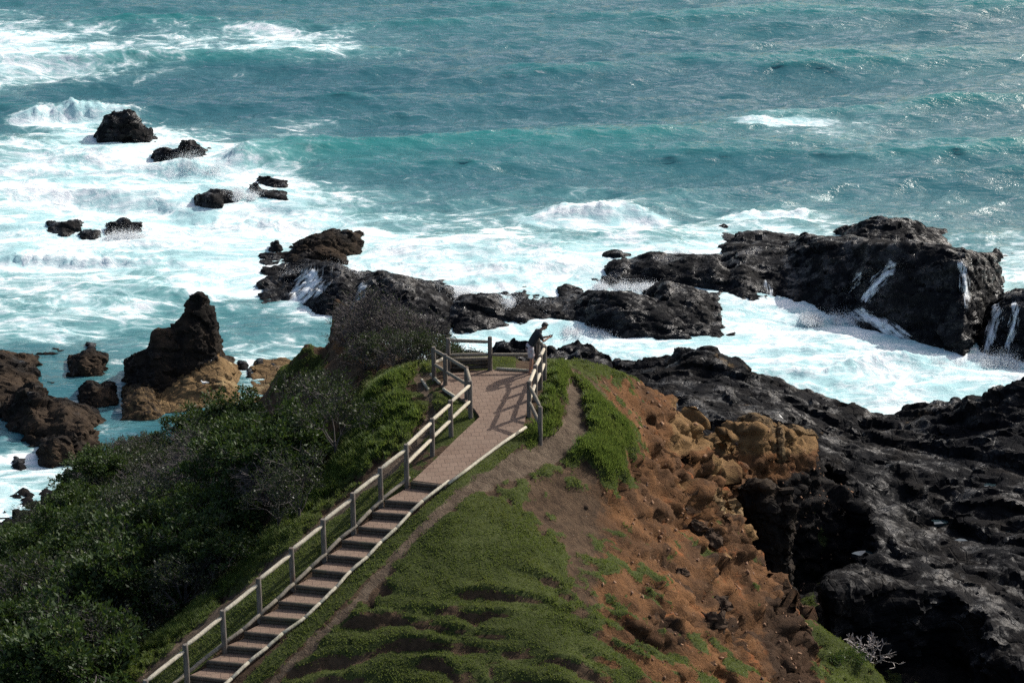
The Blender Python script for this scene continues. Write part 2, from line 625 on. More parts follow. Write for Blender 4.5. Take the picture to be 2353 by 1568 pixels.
R12, R12V, R12F = rock('sea_stack', 'huge black headland rock with water pouring down its face at right', [
    L([(1640, 640), (1655, 600), (1700, 592), (1760, 588), (1800, 590), (1830, 580), (1842, 566), (1856, 556), (1900, 562), (1960, 558), (2060, 566), (2170, 568), (2200, 577), (2240, 592), (2268, 608), (2290, 630), (2306, 660), (2316, 690), (2318, 710)],
      [(1640, 662), (1700, 692), (1750, 684), (1850, 694), (1900, 724), (1960, 738), (1990, 762), (2100, 794), (2160, 810), (2215, 834), (2262, 770), (2300, 715), (2330, 690)], 5.2, 9, 1.35, lift=8),
    L([(1930, 562), (1945, 545), (1965, 528), (1990, 515), (2020, 508), (2060, 504), (2085, 508), (2108, 520), (2130, 540), (2148, 552), (2175, 566)],
      [(1930, 640), (2040, 640), (2175, 640)], 6.5, 5, 1.5),
    L([(1360, 640), (1385, 624), (1400, 614), (1425, 611), (1450, 616), (1478, 606), (1500, 597), (1530, 602), (1560, 600), (1585, 594), (1615, 596), (1642, 595), (1660, 612), (1680, 640)],
      [(1370, 648), (1440, 657), (1540, 658), (1620, 660), (1680, 666)], 2.2, 5, 1.6, lift=2)], .17, .5, 2.6, 17, blocky=.8)
R13, R13V, R13F = rock('sea_stack', 'black rock with white cascades at the right edge beside the huge rock', [
    L([(2244, 780), (2262, 745), (2285, 715), (2300, 692), (2325, 676), (2352, 672), (2420, 650), (2520, 640), (2600, 700)],
      [(2244, 812), (2300, 820), (2352, 832), (2440, 845), (2600, 840)], 3.2, 7, 1.5)], .17, .45, 2.2, 18)
rock('rock_ridge', 'jagged black reef just behind the back fence and the man', [
    L([(1000, 828), (1040, 820), (1060, 812), (1100, 805), (1128, 806), (1150, 793), (1172, 789), (1192, 794), (1210, 806), (1235, 803), (1262, 800), (1290, 804), (1318, 802), (1342, 795), (1362, 806), (1388, 822), (1399, 840), (1412, 856)],
      [(1000, 1120), (1200, 1130), (1412, 1100)], 9, 6, 2.0)], .17, .7, 1.5, 20)
STK, STKV, STKF = rock('rock_stack', 'tall craggy rock stack rising from ochre slabs at left', [
    L([(335, 880), (340, 815), (346, 795), (352, 768), (366, 755), (395, 750), (408, 736), (420, 710), (436, 690), (450, 678), (460, 666), (470, 676), (478, 692), (496, 706), (500, 728), (493, 742), (498, 770), (505, 800), (518, 820), (534, 850), (545, 884)],
      [(335, 925), (400, 915), (470, 900), (545, 892)], 2.2, 3.2, 1.9),
    L([(284, 890), (290, 832), (310, 812), (345, 798), (365, 830), (372, 880)], [(284, 912), (330, 925), (372, 915)], 2.0, 3, 1.8),
    L([(335, 905), (380, 862), (420, 838), (470, 826), (505, 818), (530, 842), (546, 870), (565, 892), (600, 900)],
      [(335, 945), (430, 945), (520, 935), (600, 915)], 3.6, 3.0, 1.1, ochre=1.0),
    L([(275, 945), (285, 905), (320, 895), (350, 900), (380, 930)], [(275, 960), (330, 965), (380, 955)], 2.0, 3, 1.5, ochre=.45),
    L([(520, 900), (560, 885), (600, 878), (640, 868), (690, 866), (760, 880)], [(520, 935), (600, 925), (700, 930), (760, 940)], 3, 4, 1.5, ochre=.55)],
    .12, .26, 1.5, 22, ROCK_BROWN)
rock('shore_rock', 'layered brown rock shelf at the left edge of the bay', [
    L([(-120, 830), (-60, 815), (0, 818), (20, 828), (45, 838), (80, 860), (110, 875), (122, 886), (134, 905)],
      [(-120, 955), (0, 950), (60, 950), (110, 930), (134, 912)], 5, 4, 1.3)], .14, .4, 1.5, 24, ROCK_BROWN)
rock('shore_rock', 'pointed brown rock ridge running toward the thicket at the left edge', [
    L([(-80, 1000), (0, 958), (30, 925), (58, 900), (80, 897), (100, 925), (125, 940), (150, 936), (172, 956), (188, 960), (205, 975), (240, 990)],
      [(-80, 985), (0, 985), (60, 1014), (130, 1040), (190, 1055), (240, 1040)], 3.4, 4, 1.3, ochre=.25)], .14, .42, 1.6, 25, ROCK_BROWN)
rock('boulder', 'blocky brown boulder at the foot of the pointed rock ridge', [
    L([(84, 1062), (95, 1022), (112, 1008), (132, 1001), (152, 1000), (166, 1008), (172, 1050)], [(84, 1068), (125, 1076), (172, 1064)], 1.2, 2, 2.2, ochre=.3)], .1, .26, 1.3, 26, ROCK_BROWN)
rock('boulder', 'round weedy boulder alone in dark water left of the stack', [
    L([(150, 852), (160, 835), (172, 824), (190, 813), (215, 811), (240, 820), (248, 845)], [(150, 858), (190, 866), (235, 862), (248, 850)], 1.4, 2, 2.0)], .1, .24, 1.1, 27, ROCK_BROWN)
rock('boulder', 'small flat rock just behind the round weedy boulder', [
    L([(190, 802), (200, 793), (215, 797), (238, 807)], [(190, 805), (215, 810), (238, 810)], .8, 1)], .1, .16, 1, 28)
rock('boulder', 'two lobed dark boulder in the channel below the stack', [
    L([(178, 918), (188, 895), (200, 882), (212, 880), (226, 892), (240, 886), (256, 888), (268, 903), (274, 916)], [(178, 926), (220, 934), (274, 922)], 1.3, 2, 2.0)], .1, .26, 1.1, 29, ROCK_BROWN)
rock('boulder', 'small black rock in white wash at the left edge', [
    L([(22, 1068), (32, 1058), (45, 1056), (60, 1066), (68, 1078)], [(22, 1072), (45, 1082), (68, 1080)], .7, 1, 2)], .09, .16, .9, 30)
rock('boulder', 'small dark rock in wash against the thicket edge', [
    L([(136, 1100), (146, 1090), (165, 1088), (185, 1094), (200, 1112)], [(136, 1106), (165, 1118), (200, 1116)], .9, 1.2, 2)], .09, .18, .9, 31)
rock('boulder', 'foam covered rock in wash above the lower left thicket', [
    L([(-30, 1232), (0, 1220), (20, 1216), (38, 1222), (58, 1236)], [(-30, 1240), (15, 1246), (58, 1242)], .8, 1.2, 1.6)], .09, .18, .9, 32)
rock('boulder', 'small stone tip between the brown shelf and open water', [
    L([(28, 832), (40, 822), (52, 820), (64, 832)], [(28, 838), (48, 842), (64, 836)], .7, 1, 1.8)], .09, .16, .9, 33)
for q, (a, b, w, hh, txt) in enumerate([(560, 842, 20, 9, 'low stones awash just right of the stack foot'), (598, 838, 14, 8, 'small dark stone standing in the sheltered channel right of stack'),
                                 (628, 846, 16, 9, 'last small dark stone before the mossy mound'), (575, 858, 14, 5, 'stone barely breaking the water below the others right of stack')]):
    rock('boulder', txt, [L([(a - w, b), (a - w * .3, b - hh), (a + w * .3, b - hh * .8), (a + w, b + 2)], [(a - w, b + 3), (a, b + 6), (a + w, b + 4)], .6, .9, 1.8)], .09, .14, .8, 34 + q)
rock('boulder', 'black block with a wet sloping top at the channel mouth far right', [
    L([(2120, 965), (2128, 940), (2150, 926), (2175, 930), (2195, 918), (2215, 932), (2240, 945), (2262, 968)], [(2120, 985), (2190, 992), (2262, 985)], 1.6, 2.2, 2.0)], .11, .28, 1.2, 43)
# ------------------------------------------------------------------ headland
PW = lambda px, py, z: U(px, py, z)
STEP_PX = [((370, 1520), (590, 1545)), ((478, 1432), (690, 1450)), ((590, 1345), (800, 1362)), ((700, 1262), (890, 1280)), ((800, 1172), (1020, 1190)),
           ((900, 1085), (1110, 1102)), ((1000, 990), (1205, 1010)), ((1098, 897), (1290, 915)), ((1190, 812), (1390, 830)), ((1272, 726), (1470, 742)),
           ((1370, 646), (1560, 662)), ((1452, 560), (1640, 572)), ((1525, 490), (1715, 502)), ((1680, 365), (1870, 385))]
cv = lambda q: ((400 + q[0] / 1.883) * .735, (1300 + q[1] / 1.883) * .735)
RISE = 0.2
STEPS = []          # (left front, right front) world points on the tread top
for i, (a, b) in enumerate(STEP_PX):
    z = 16.3 - (13 - i) * RISE
    STEPS.append((Vector(U(*cv(a), z)), Vector(U(*cv(b), z))))
d0l, d0r = STEPS[1][0] - STEPS[0][0], STEPS[1][1] - STEPS[0][1]
for _ in range(2):
    STEPS.insert(0, (STEPS[0][0] - d0l, STEPS[0][1] - d0r))

PAVE_PX = [(948, 1104, 16.3), (1022, 1113, 16.3), (1095, 1060, 16.42), (1150, 1019, 16.54), (1203, 984, 16.65), (1208, 950, 16.72), (1216, 912, 16.83), (1224, 872, 16.9), (1228, 850, 16.92),
           (1180, 849, 16.92), (1130, 850, 16.92), (1085, 853, 16.92), (1040, 858, 16.92), (1022, 868, 16.92), (1012, 884, 16.9), (1034, 900, 16.88), (1066, 920, 16.84), (1090, 940, 16.78), (1102, 958, 16.73), (1046, 1010, 16.58), (1010, 1046, 16.45)]
PAVE = [Vector(U(*p)) for p in PAVE_PX]

HC = [PW(*p) for p in [
    (985, 1103, 16.25), (1100, 1000, 16.58), (1150, 900, 16.85), (1060, 880, 16.88), (1215, 860, 16.9), (1130, 852, 16.9),
    (480, 1555, 13.55), (700, 1350, 14.85), (880, 1180, 15.85), (350, 1660, 12.8), (560, 1640, 12.9),
    (520, 1660, 12.9), (250, 1760, 12.0), (800, 1700, 12.6), (1200, 1700, 12.2), (1600, 1700, 11.2),
    # left of the fence
    (900, 1075, 16.1), (955, 985, 16.4), (960, 890, 16.7), (890, 880, 16.75), (980, 842, 16.9), (880, 950, 16.35), (850, 920, 16.3), (840, 1000, 15.7),
    (835, 925, 16.0), (790, 1060, 15.2), (735, 1170, 14.5), (640, 1250, 14.0), (540, 1370, 12.9), (440, 1450, 12.6), (340, 1530, 12.1), (230, 1600, 11.4),
    (820, 1130, 15.5), (700, 1240, 14.8), (560, 1350, 14.0), (420, 1480, 13.2),
    # field right of the stairs
    (620, 1530, 13.75), (800, 1360, 14.85), (950, 1200, 15.75), (1060, 1110, 16.05), (900, 1500, 13.9), (1000, 1330, 14.9), (1176, 1450, 14.1), (1176, 1300, 14.9),
    (1176, 1200, 15.45), (1176, 1120, 15.75), (1000, 1567, 13.55), (1300, 1567, 13.3), (1300, 1480, 13.7), (1320, 1350, 14.2), (1300, 1250, 14.6),
    (1230, 1130, 15.5), (1290, 1095, 15.5), (1380, 1080, 15.15), (1300, 1130, 15.05), (1240, 1160, 15.15),
    # beside the platform, right
    (1290, 1000, 16.05), (1250, 1050, 15.85), (1260, 900, 16.75), (1330, 905, 16.35), (1330, 960, 16.05), (1400, 1000, 15.5), (1440, 1020, 15.0), (1450, 985, 14.9),
    (1420, 1060, 14.9), (1380, 930, 15.6), (1330, 855, 16.2),
    # orange slope
    (1450, 920, 14.3), (1500, 980, 13.4), (1560, 1020, 12.5), (1500, 1060, 13.3), (1600, 1100, 11.1), (1480, 1150, 13.4), (1400, 1180, 14.1), (1560, 1200, 12.4),
    (1670, 1180, 9.9), (1640, 1120, 10.1), (1500, 1300, 13.0), (1620, 1320, 11.7), (1720, 1280, 9.7), (1500, 1450, 12.8), (1650, 1450, 11.5), (1780, 1400, 10.2),
    (1840, 1420, 9.7), (1720, 1530, 10.7), (1860, 1500, 9.1), (1810, 1560, 9.6), (1930, 1480, 9.0), (2000, 1540, 8.4), (1960, 1567, 8.4), (2080, 1640, 7.6),
    # outcrop of ochre blocks
    (1540, 925, 12.4), (1600, 945, 11.0), (1680, 975, 9.2), (1740, 985, 8.0), (1800, 985, 7.0), (1850, 1015, 6.0), (1690, 1050, 8.4), (1780, 1045, 6.6),
]]
HC += [Uy(700, 785, 72), Uy(760, 768, 71), Uy(815, 752, 70), Uy(650, 845, 73.5), Uy(870, 780, 67), Uy(830, 800, 69), Uy(760, 810, 71), Uy(700, 835, 72.5),
       Uy(1080, 828, 62.6), Uy(1160, 830, 62.9), Uy(1290, 835, 63.8), Uy(1320, 832, 65.5), Uy(1380, 848, 66.8), Uy(1435, 878, 67.6)]
HC += [(-1, 64.8, 15.2), (-2.6, 66.5, 14.0), (-1, 67.5, 11.8), (1, 70, 9), (3, 72, 7), (-8, 77.5, 6), (-4, 74, 9), (0, 73, 7), (-10, 82, 3), (-3, 80, 3), (3, 80, 1), (-5, 86, -.5), (4, 88, -1), (-10, 88, 0.2),
       (3.8, 72.5, 8), (5.5, 73, 5), (8, 74, 3.8), (2.3, 68.5, 11.5), (12, 84, 2.0), (8, 82, 1.5), (14, 80.5, 4.0), (17, 84, 2),
       # gully
       (9.7, 70.5, 2.0), (10.3, 73.5, .5), (12.6, 76.5, 0.5), (10.8, 75.4, .5), (11.8, 76.2, .5), (9.6, 73.6, 1.2), (9.2, 71.8, 2.6), (10.0, 66.5, 3.0), (11.5, 68, .6), (11.0, 62, 4.0), (12.8, 63.0, 0.6), (13.8, 59, 2.5), (15.5, 60.0, 0.4), (14.2, 70, 0.4), (16, 64, .2), (18, 58, .3), (18, 50, 2),
       (16, 54, 5), (14, 72, .3), (15, 76, .3),
       # left slope under the thicket
       (-16.5, 55, 7.6), (-12, 57, 9.6), (-22, 80, 1.0), (-17, 70, 4.6), (-12, 68, 8.4), (-9, 64, 11.6), (-15, 80, 3.6), (-11, 75, 7.0), (-20, 90, 0.4), (-14, 88, 2.2),
       (-26, 76, -.6), (-26, 60, 2.5), (-22, 50, 6), (-14, 46, 10.4), (-30, 90, -1.6), (-26, 98, -1.8), (-10, 98, -1.8), (0, 98, -1.8), (-31, 60, .5), (-31, 42, 4), (-18, 40, 9.0), (0, 40, 11.6), (12, 40, 9)]

PATHC = [(q[0].x * .5 + q[1].x * .5, q[0].y * .5 + q[1].y * .5, q[0].z) for q in STEPS] + [PW(1060, 1045, 16.5), PW(1150, 960, 16.72), PW(1155, 900, 16.88), PW(1130, 862, 16.92)]
G = dict(
    field=[(640, 1567), (720, 1480), (830, 1390), (880, 1330), (960, 1230), (1040, 1175), (1130, 1125), (1200, 1085), (1290, 1065), (1310, 1095), (1245, 1128), (1215, 1180), (1250, 1230), (1310, 1290), (1300, 1330), (1290, 1370), (1360, 1395), (1450, 1415), (1500, 1455), (1600, 1478), (1700, 1530), (1760, 1640), (560, 1640)],
    plat=[(1195, 985), (1235, 940), (1245, 840), (1300, 835), (1322, 880), (1300, 920), (1298, 990), (1270, 1030), (1215, 1034)],
    rim=[(1305, 862), (1350, 880), (1400, 935), (1452, 985), (1464, 1030), (1432, 1065), (1445, 1100), (1400, 1115), (1350, 1070), (1290, 1075), (1318, 1015), (1340, 960), (1318, 905)],
    bank=[(835, 888), (905, 850), (985, 828), (1000, 850), (958, 872), (938, 900), (975, 945), (985, 965), (955, 1010), (880, 1070), (790, 1140), (720, 1210), (640, 1280), (540, 1375), (430, 1470), (310, 1580), (200, 1640), (200, 1567), (380, 1440), (480, 1360), (600, 1230), (720, 1110), (790, 1000), (815, 930)],
    inner=[(985, 905), (1010, 890), (1075, 935), (1095, 962), (1050, 1003), (1012, 1040), (985, 1060), (950, 1085), (975, 1010), (995, 960), (975, 925)],
    back=[(1040, 835), (1130, 815), (1185, 825), (1185, 850), (1040, 850)],
    low=[(1850, 1400), (1895, 1435), (1950, 1475), (2010, 1515), (2080, 1590), (2080, 1650), (1900, 1650), (1895, 1540), (1880, 1470)],
    clump=[(1270, 815), (1330, 818), (1390, 835), (1442, 862), (1445, 885), (1405, 880), (1350, 862), (1290, 845)],
    mound=[(640, 880), (640, 850), (665, 808), (700, 785), (735, 790), (745, 830), (700, 880)],
    edgeR=[(600, 1567), (560, 1567), (700, 1420), (880, 1245), (1020, 1120), (1130, 1040), (1200, 985), (1225, 1000), (1150, 1065), (1040, 1140), (905, 1270), (720, 1455)],
    edgeL=[(330, 1567), (400, 1510), (560, 1375), (700, 1250), (850, 1125), (935, 1060), (960, 1085), (930, 1120), (860, 1165), (700, 1320), (560, 1440), (430, 1560), (400, 1600)],
)
DIRT = dict(
    path=[(1312, 870, 10), (1322, 920, 22), (1325, 960, 26), (1300, 1010, 26), (1240, 1050, 30), (1150, 1085, 30), (1060, 1130, 20), (950, 1234, 14), (800, 1402, 12), (620, 1575, 12)],
    left=[(995, 862, 10), (965, 880, 18), (985, 925, 12), (990, 960, 12), (955, 1030, 14), (890, 1085, 14), (760, 1190, 12), (600, 1330, 12), (440, 1465, 14), (300, 1590, 14)])


def path_flat(X, Y, Z, off=0.06):
    d, v = line_d([(p[0], p[1], p[2]) for p in PATHC], X, Y)
    off = off + .26 * sstep(.62, .5, d) * sstep(16.35, 16.25, v)
    w = 1 - sstep(0.70, 1.5, d)
    sd = poly_sd([(p.x, p.y) for p in PAVE], X, Y)
    w = np.maximum(w, sstep(-0.5, 0.05, sd))
    return Z * (1 - w) + (v - off) * w, w


def head_height(X, Y):
    Z = rbf(HC, X, Y, 0.02)
    px, py = proj(X, Y, Z)
    rough = sstep(1330, 1450, px + 60 * noise2(X * .3, Y * .3, 5)) * (X > 0)
    Z = Z + 0.16 * fbm(X * .5, Y * .5, .1, 4, 71) + rough * 0.5 * fbm(X * .45, Y * .6, .4, 5, 72, .6) + rough * .30 * ridged(Y * .75 + X * .15 + .5 * fbm(X * .3, Y * .3, .1, 2, 78), X * .16, .3, 4, 77, .55) - rough * .1
    # turf steps (terracettes) across the lower field
    gf = sstep(-10, 30, poly_sd(G['field'], px, py)) * sstep(1270, 1400, py + 50 * noise2(X * .3, Y * .3, 6))
    t = Y * 1.2 + 0.9 * fbm(X * .22, Y * .5, .9, 4, 73) * 2
    saw = (t - np.floor(t))
    stp = .5 - np.where(saw < .86, saw / .86, (1 - saw) / .14)
    Z = Z + gf * 0.74 * stp * sstep(-.35, .35, fbm(X * .35, Y * .9, .3, 3, 74))
    # wandering erosion scarps on the clay
    t = (X * .35 - Y) * .75 + 1.6 * fbm(X * .35, Y * .35, .2, 4, 75)
    saw = t - np.floor(t)
    Z = Z + rough * 0.28 * (np.where(saw < .8, saw / .8, (1 - saw) / .2) - .5) * sstep(-.1, .4, fbm(X * .3, Y * .3, .7, 3, 76))
    # hollow path lanes
    for nm, wd in (('path', .09), ('left', .08)):
        d, w_ = line_d(DIRT[nm], px, py)
        Z = Z - wd * sstep(1.2, 0.5, d / w_)
    Z = np.where((X > 8) & (Y < 79), np.maximum(Z, .9), Z)
    Zf, w = path_flat(X, Y, Z)
    return Zf


def head_masks(x, y, z):
    px, py = proj(x, y, z)
    n = fbm(x * 1.1, y * 1.1, .3, 5, 81, .62)
    n2_ = fbm(x * .45, y * .45, .8, 4, 82)
    n4 = fbm(x * 3.2, y * 3.2, .3, 4, 85, .6)
    wob = 85 * n + 30 * n2_ + 100 * n4
    grass = np.full(x.shape, -1e9)
    for k_, p in G.items():
        grass = np.maximum(grass, poly_sd(p, px, py) + (wob if k_ not in ('edgeR', 'edgeL', 'back') else 7 * n))
    g = sstep(-7, 9, grass)
    # thin patches on the clay and bald spots in the field
    pat = sstep(-.02, .16, fbm(x * .9, y * 1.3, .6, 5, 83, .7) - .10 * sstep(1450, 1600, px)) * sstep(1270, 1380, px) * sstep(1740, 1620, px) * sstep(1170, 1260, py)
    g = np.maximum(g, pat * .85)
    pat = sstep(.22, .42, fbm(x * 1.0, y * 1.0, .6, 5, 87, .6)) * sstep(1400, 1500, px) * sstep(1000, 1060, py)
    g = np.maximum(g, pat * .7)
    g = g * (1 - .85 * sstep(.22, .5, fbm(x * .7, y * 1.4, .1, 5, 84, .6)) * (x > -9))
    dirt = np.zeros(x.shape)
    for nm in DIRT:
        d, w_ = line_d(DIRT[nm], px, py)
        dirt = np.maximum(dirt, sstep(1.3, .6, (d + 22 * n + 14 * n4) / w_))
    edge = np.zeros(x.shape)
    for k_ in ('edgeR', 'edgeL'):
        edge = np.maximum(edge, sstep(-4, 4, poly_sd(G[k_], px, py) + 6 * n))
    g = np.maximum(g * (1 - dirt), edge * (1 - .5 * dirt))
    # brown earth near the path, orange clay further right
    clay = sstep(1290, 1480, px + 70 * n + 40 * n2_) * (x > -2)
    clay = np.maximum(clay, sstep(40, 0, np.hypot((px - 815) / 1.0, (py - 790) / 1.1) - 22 + 30 * n))
    clay = np.maximum(clay, sstep(30, 0, np.hypot(px - 740, (py - 780)) - 8 + 20 * n) * (y > 68))
    och = sstep(1500, 1580, px) * sstep(1075, 1010, py) * (y > 62) * sstep(1880, 1850, px)
    crag = sstep(-5, 35, poly_sd([(1500, 1000), (1600, 1030), (1710, 1040), (1760, 1290), (1690, 1340), (1590, 1260), (1530, 1150)], px, py) + 40 * n)
    och = np.maximum(och, crag * sstep(-.05, .3, n2_ + .5 * n) * .9)
    # dark wet rock low down and on the gully walls
    rk = sstep(6.2, 4.4, z + 1.0 * n) * sstep(0, 3, x)
    rk = np.maximum(rk, sstep(3.6, 2.2, z + .8 * n))
    rk = np.maximum(rk, sstep(8, 5, z + n) * sstep(69, 71, y) * (x > -3) * (x < 8))
    bank = poly_sd([(1740, 1370), (1800, 1380), (1870, 1440), (1890, 1520), (1900, 1640), (1800, 1640), (1760, 1520), (1745, 1450)], px, py) + 30 * n
    g = g * (1 - .75 * sstep(.05, .35, fbm(x * 1.3, y * 2.4, .4, 5, 89, .6)) * sstep(0, 40, poly_sd(G['field'], px, py)) * sstep(1290, 1380, py))
    clod = sstep(-10, 20, bank + 20 * n4) * (1 - g)  # earth bank facing away from the sun: its shade is painted in here
    clod = np.maximum(clod, sstep(.04, .28, fbm(x * .9, y * .9, .2, 5, 88, .62)) * sstep(1380, 1560, px) * sstep(1050, 1200, py) * (1 - g) * .95)
    return g, dirt, clay, och, rk, clod


def make_headland():
    st = 0.14
    xs, ys = np.arange(-31, 20, st), np.arange(40.5, 99, st)
    X, Y = np.meshgrid(xs, ys)
    Z = head_height(X, Y)
    e = np.minimum(np.minimum(X - X.min(), X.max() - X), np.minimum(Y.max() - Y, 9))
    V, Fc = solid_remesh(X, Y, Z, .16, zcut=-1.2)
    g, dirt, clay, och, rk, clod = head_masks(*V.T)
    d, _ = line_d([(p[0], p[1], 0) for p in PATHC], V[:, 0], V[:, 1])
    sdp = poly_sd([(p.x, p.y) for p in PAVE], V[:, 0], V[:, 1])
    offp = sstep(.8, 1.7, d) * sstep(-.1, -.8, sdp)
    N = vnormals(V, Fc)
    steep = sstep(.75, .4, N[:, 2])
    infield = sstep(-20, 20, poly_sd(G['field'], *proj(*V.T)))
    g = g * (1 - .9 * sstep(.86, .72, N[:, 2] + .05 * fbm(V[:, 0] * 3, V[:, 1] * 3, .2, 3, 98)) * infield * offp)
    cpatch = sstep(-.1, .35, fbm(V[:, 0] * .5, V[:, 1] * .5, .4, 4, 95))
    rocky = np.clip(np.maximum(np.maximum(rk, clay * (1 - g) * np.maximum(.25 + .7 * cpatch, sstep(-5, 35, poly_sd([(1500, 1000), (1600, 1030), (1710, 1040), (1760, 1290), (1690, 1340), (1590, 1260), (1530, 1150)], *proj(*V.T)[:2]))) * sstep(1440, 1540, proj(*V.T)[0])), np.maximum(np.maximum(och, clod * .75), steep * clay * .7)), 0, 1) * offp
    WATERLINE.append(V[(V[:, 2] > -.4) & (V[:, 2] < .5)][:, :2])
    cz = sstep(-5, 35, poly_sd([(1470, 960), (1600, 1000), (1720, 1030), (1780, 1290), (1880, 1430), (1800, 1500), (1690, 1400), (1590, 1300), (1520, 1150)], *proj(*V.T)))
    V2 = craggy(V, Fc, .95, 2.5, 97, mask=np.clip(offp * (1 - g) * clay * (.35 * sstep(1420, 1500, proj(*V.T)[0]) + .75 * cz), 0, 1), aniso=1.2, ang=.9)
    V2 = craggy(V2, Fc, .62, 1.35, 90, mask=rocky)
    V2 = craggy(V2, Fc, .16, .5, 96, mask=np.clip(rocky * 1.3, 0, 1))
    x, y, z = V2.T
    # turf: tussocky mounds; clay: gullied crumbly surface
    tuft = .55 * ((1 - 2 * np.abs(fbm(x * 1.5, y * 1.9, .5, 3, 91))) * .5 + .5) + .45 * sstep(.75, .1, worley(x * 2.3, y * 2.6, np.full_like(x, .5), 94)[0])
    bankw = sstep(-5, 30, poly_sd(G['bank'], *proj(x, y, z))) + sstep(-5, 20, poly_sd(G['rim'], *proj(x, y, z))) + sstep(-5, 20, poly_sd(G['plat'], *proj(x, y, z)))
    z = z + offp * g * (.08 + .04 * np.clip(bankw, 0, 1) + (.09 + .17 * np.clip(bankw, 0, 1)) * tuft * 1.0)
    cl = offp * (1 - g) * clay * (1 - rocky)
    z = z + cl * (.30 * ridged(x * .8 + y * .3, y * .45 - x * .5, .2, 5, 92, .6) + .17 * fbm(x * 2.6, y * 2.6, .2, 4, 93, .65) - .10)
    V2[:, 2] = z
    me = mesh_np('headland', V2, Fc, True)
    for nm, a in (('grass', g), ('dirt', dirt), ('clay', clay), ('ochre', och), ('rock', rk), ('clod', clod)):
        setattr_f(me, nm, a)
    k = M('headland_ground')
    co = k.coord()
    n1 = k.noise(co, .6, 6, .62)
    n2 = k.noise(co, 3.2, 8, .68)
    n3 = k.noise(co, 18, 6, .7)
    nn = k.math('ADD', k.math('MULTIPLY', k.math('SUBTRACT', n2, .5), .6), k.math('MULTIPLY', k.math('SUBTRACT', n3, .5), .35))
    sh = lambda v, a, b: k.ramp(k.math('ADD', v, nn), a, b)
    earth = k.mix(k.ramp(n2, .3, .7), (0.038, 0.026, 0.018), (0.088, 0.058, 0.037))
    earth = k.mix(k.ramp(n1, .45, .7, 0, .6), earth, (0.115, 0.08, 0.052))
    clayc = k.mix(k.ramp(n1, .38, .64), (0.072, 0.040, 0.022), (0.150, 0.075, 0.034))
    clayc = k.mix(k.ramp(k.noise(k.coord((1, 1, 1)), .9, 6, .65), .56, .70), clayc, (0.20, 0.075, 0.030))
    clayc = k.mix(k.ramp(n3, .5, .78, 0, .75), clayc, (0.045, 0.026, 0.018))
    clayc = k.mix(k.ramp(k.voro(co, 5.5), .0, .22, .4, 0), clayc, (0.25, 0.16, 0.095))
    ground = k.mix(sh(k.attr('clay'), .3, .62), earth, clayc)
    oc = k.mix(k.noise(co, 1.2, 7, .68), (0.24, 0.15, 0.068), (0.085, 0.050, 0.027))
    ground = k.mix(sh(k.attr('ochre'), .35, .6), ground, oc)
    ground = k.mix(k.math('MULTIPLY', sh(k.attr('clod'), .3, .7), .85), ground, k.mix(n2, (0.020, 0.014, 0.011), (0.055, 0.036, 0.024)))  # dark clods, plus the painted shade of the lower right bank
    rockc = k.mix(k.ramp(n2, .35, .75), (0.008, 0.008, 0.009), (0.024, 0.020, 0.017))
    ground = k.mix(sh(k.attr('rock'), .35, .62), ground, rockc)
    lane = k.mix(k.ramp(n2, .3, .75), (0.070, 0.052, 0.038), (0.150, 0.115, 0.083))
    ground = k.mix(sh(k.attr('dirt'), .35, .7), ground, lane)
    gr = k.mix(k.ramp(n1, .35, .7), (0.036, 0.046, 0.016), (0.066, 0.080, 0.028))
    gr = k.mix(k.ramp(n3, .4, .75, 0, .6), gr, (0.065, 0.075, 0.024))
    ground = k.mix(sh(k.attr('grass'), .4, .6), ground, gr)
    pits = k.voro(k.coord((1, 1, 1)), 2.4, 'DISTANCE_TO_EDGE')
    hgt = k.math('ADD', k.math('MULTIPLY', n2, .8), k.math('MULTIPLY', n3, .55))
    hgt = k.math('ADD', hgt, k.math('MULTIPLY', k.ramp(pits, 0, .07), .12))
    k.set(Base_Color=ground, Roughness=k.ramp(k.attr('rock'), .4, .8, .95, .8), Normal=k.bump(hgt, .9, .14))
    k.b.inputs['Specular IOR Level'].default_value = .06
    me.materials.append(k.m)
    o = link('headland', me)
    tag(o, 'grassy headland with an orange clay slope falling to a dark gully', 'headland', kind='structure')
    return V2, Fc, g, dirt, clay, rk, bankw


HV, HF, Hg, Hd, Hc_, Hr, Hbank = make_headland()
# ground lookup by xy (top-most vertex in a cell)
_gs = .2
_gx0, _gy0 = -31.0, 40.0
_gn = (int(60 / _gs), int(52 / _gs))
GZ = np.full((_gn[0] + 1, _gn[1] + 1), -9.0)
_ii = np.clip(((HV[:, 1] - _gy0) / _gs).astype(int), 0, _gn[0])
_jj = np.clip(((HV[:, 0] - _gx0) / _gs).astype(int), 0, _gn[1])
np.maximum.at(GZ, (_ii, _jj), HV[:, 2])


def ground(x, y):
    i = min(max(int((y - _gy0) / _gs), 1), _gn[0] - 1)
    j = min(max(int((x - _gx0) / _gs), 1), _gn[1] - 1)
    return float(np.median(GZ[i - 1:i + 2, j - 1:j + 2]))


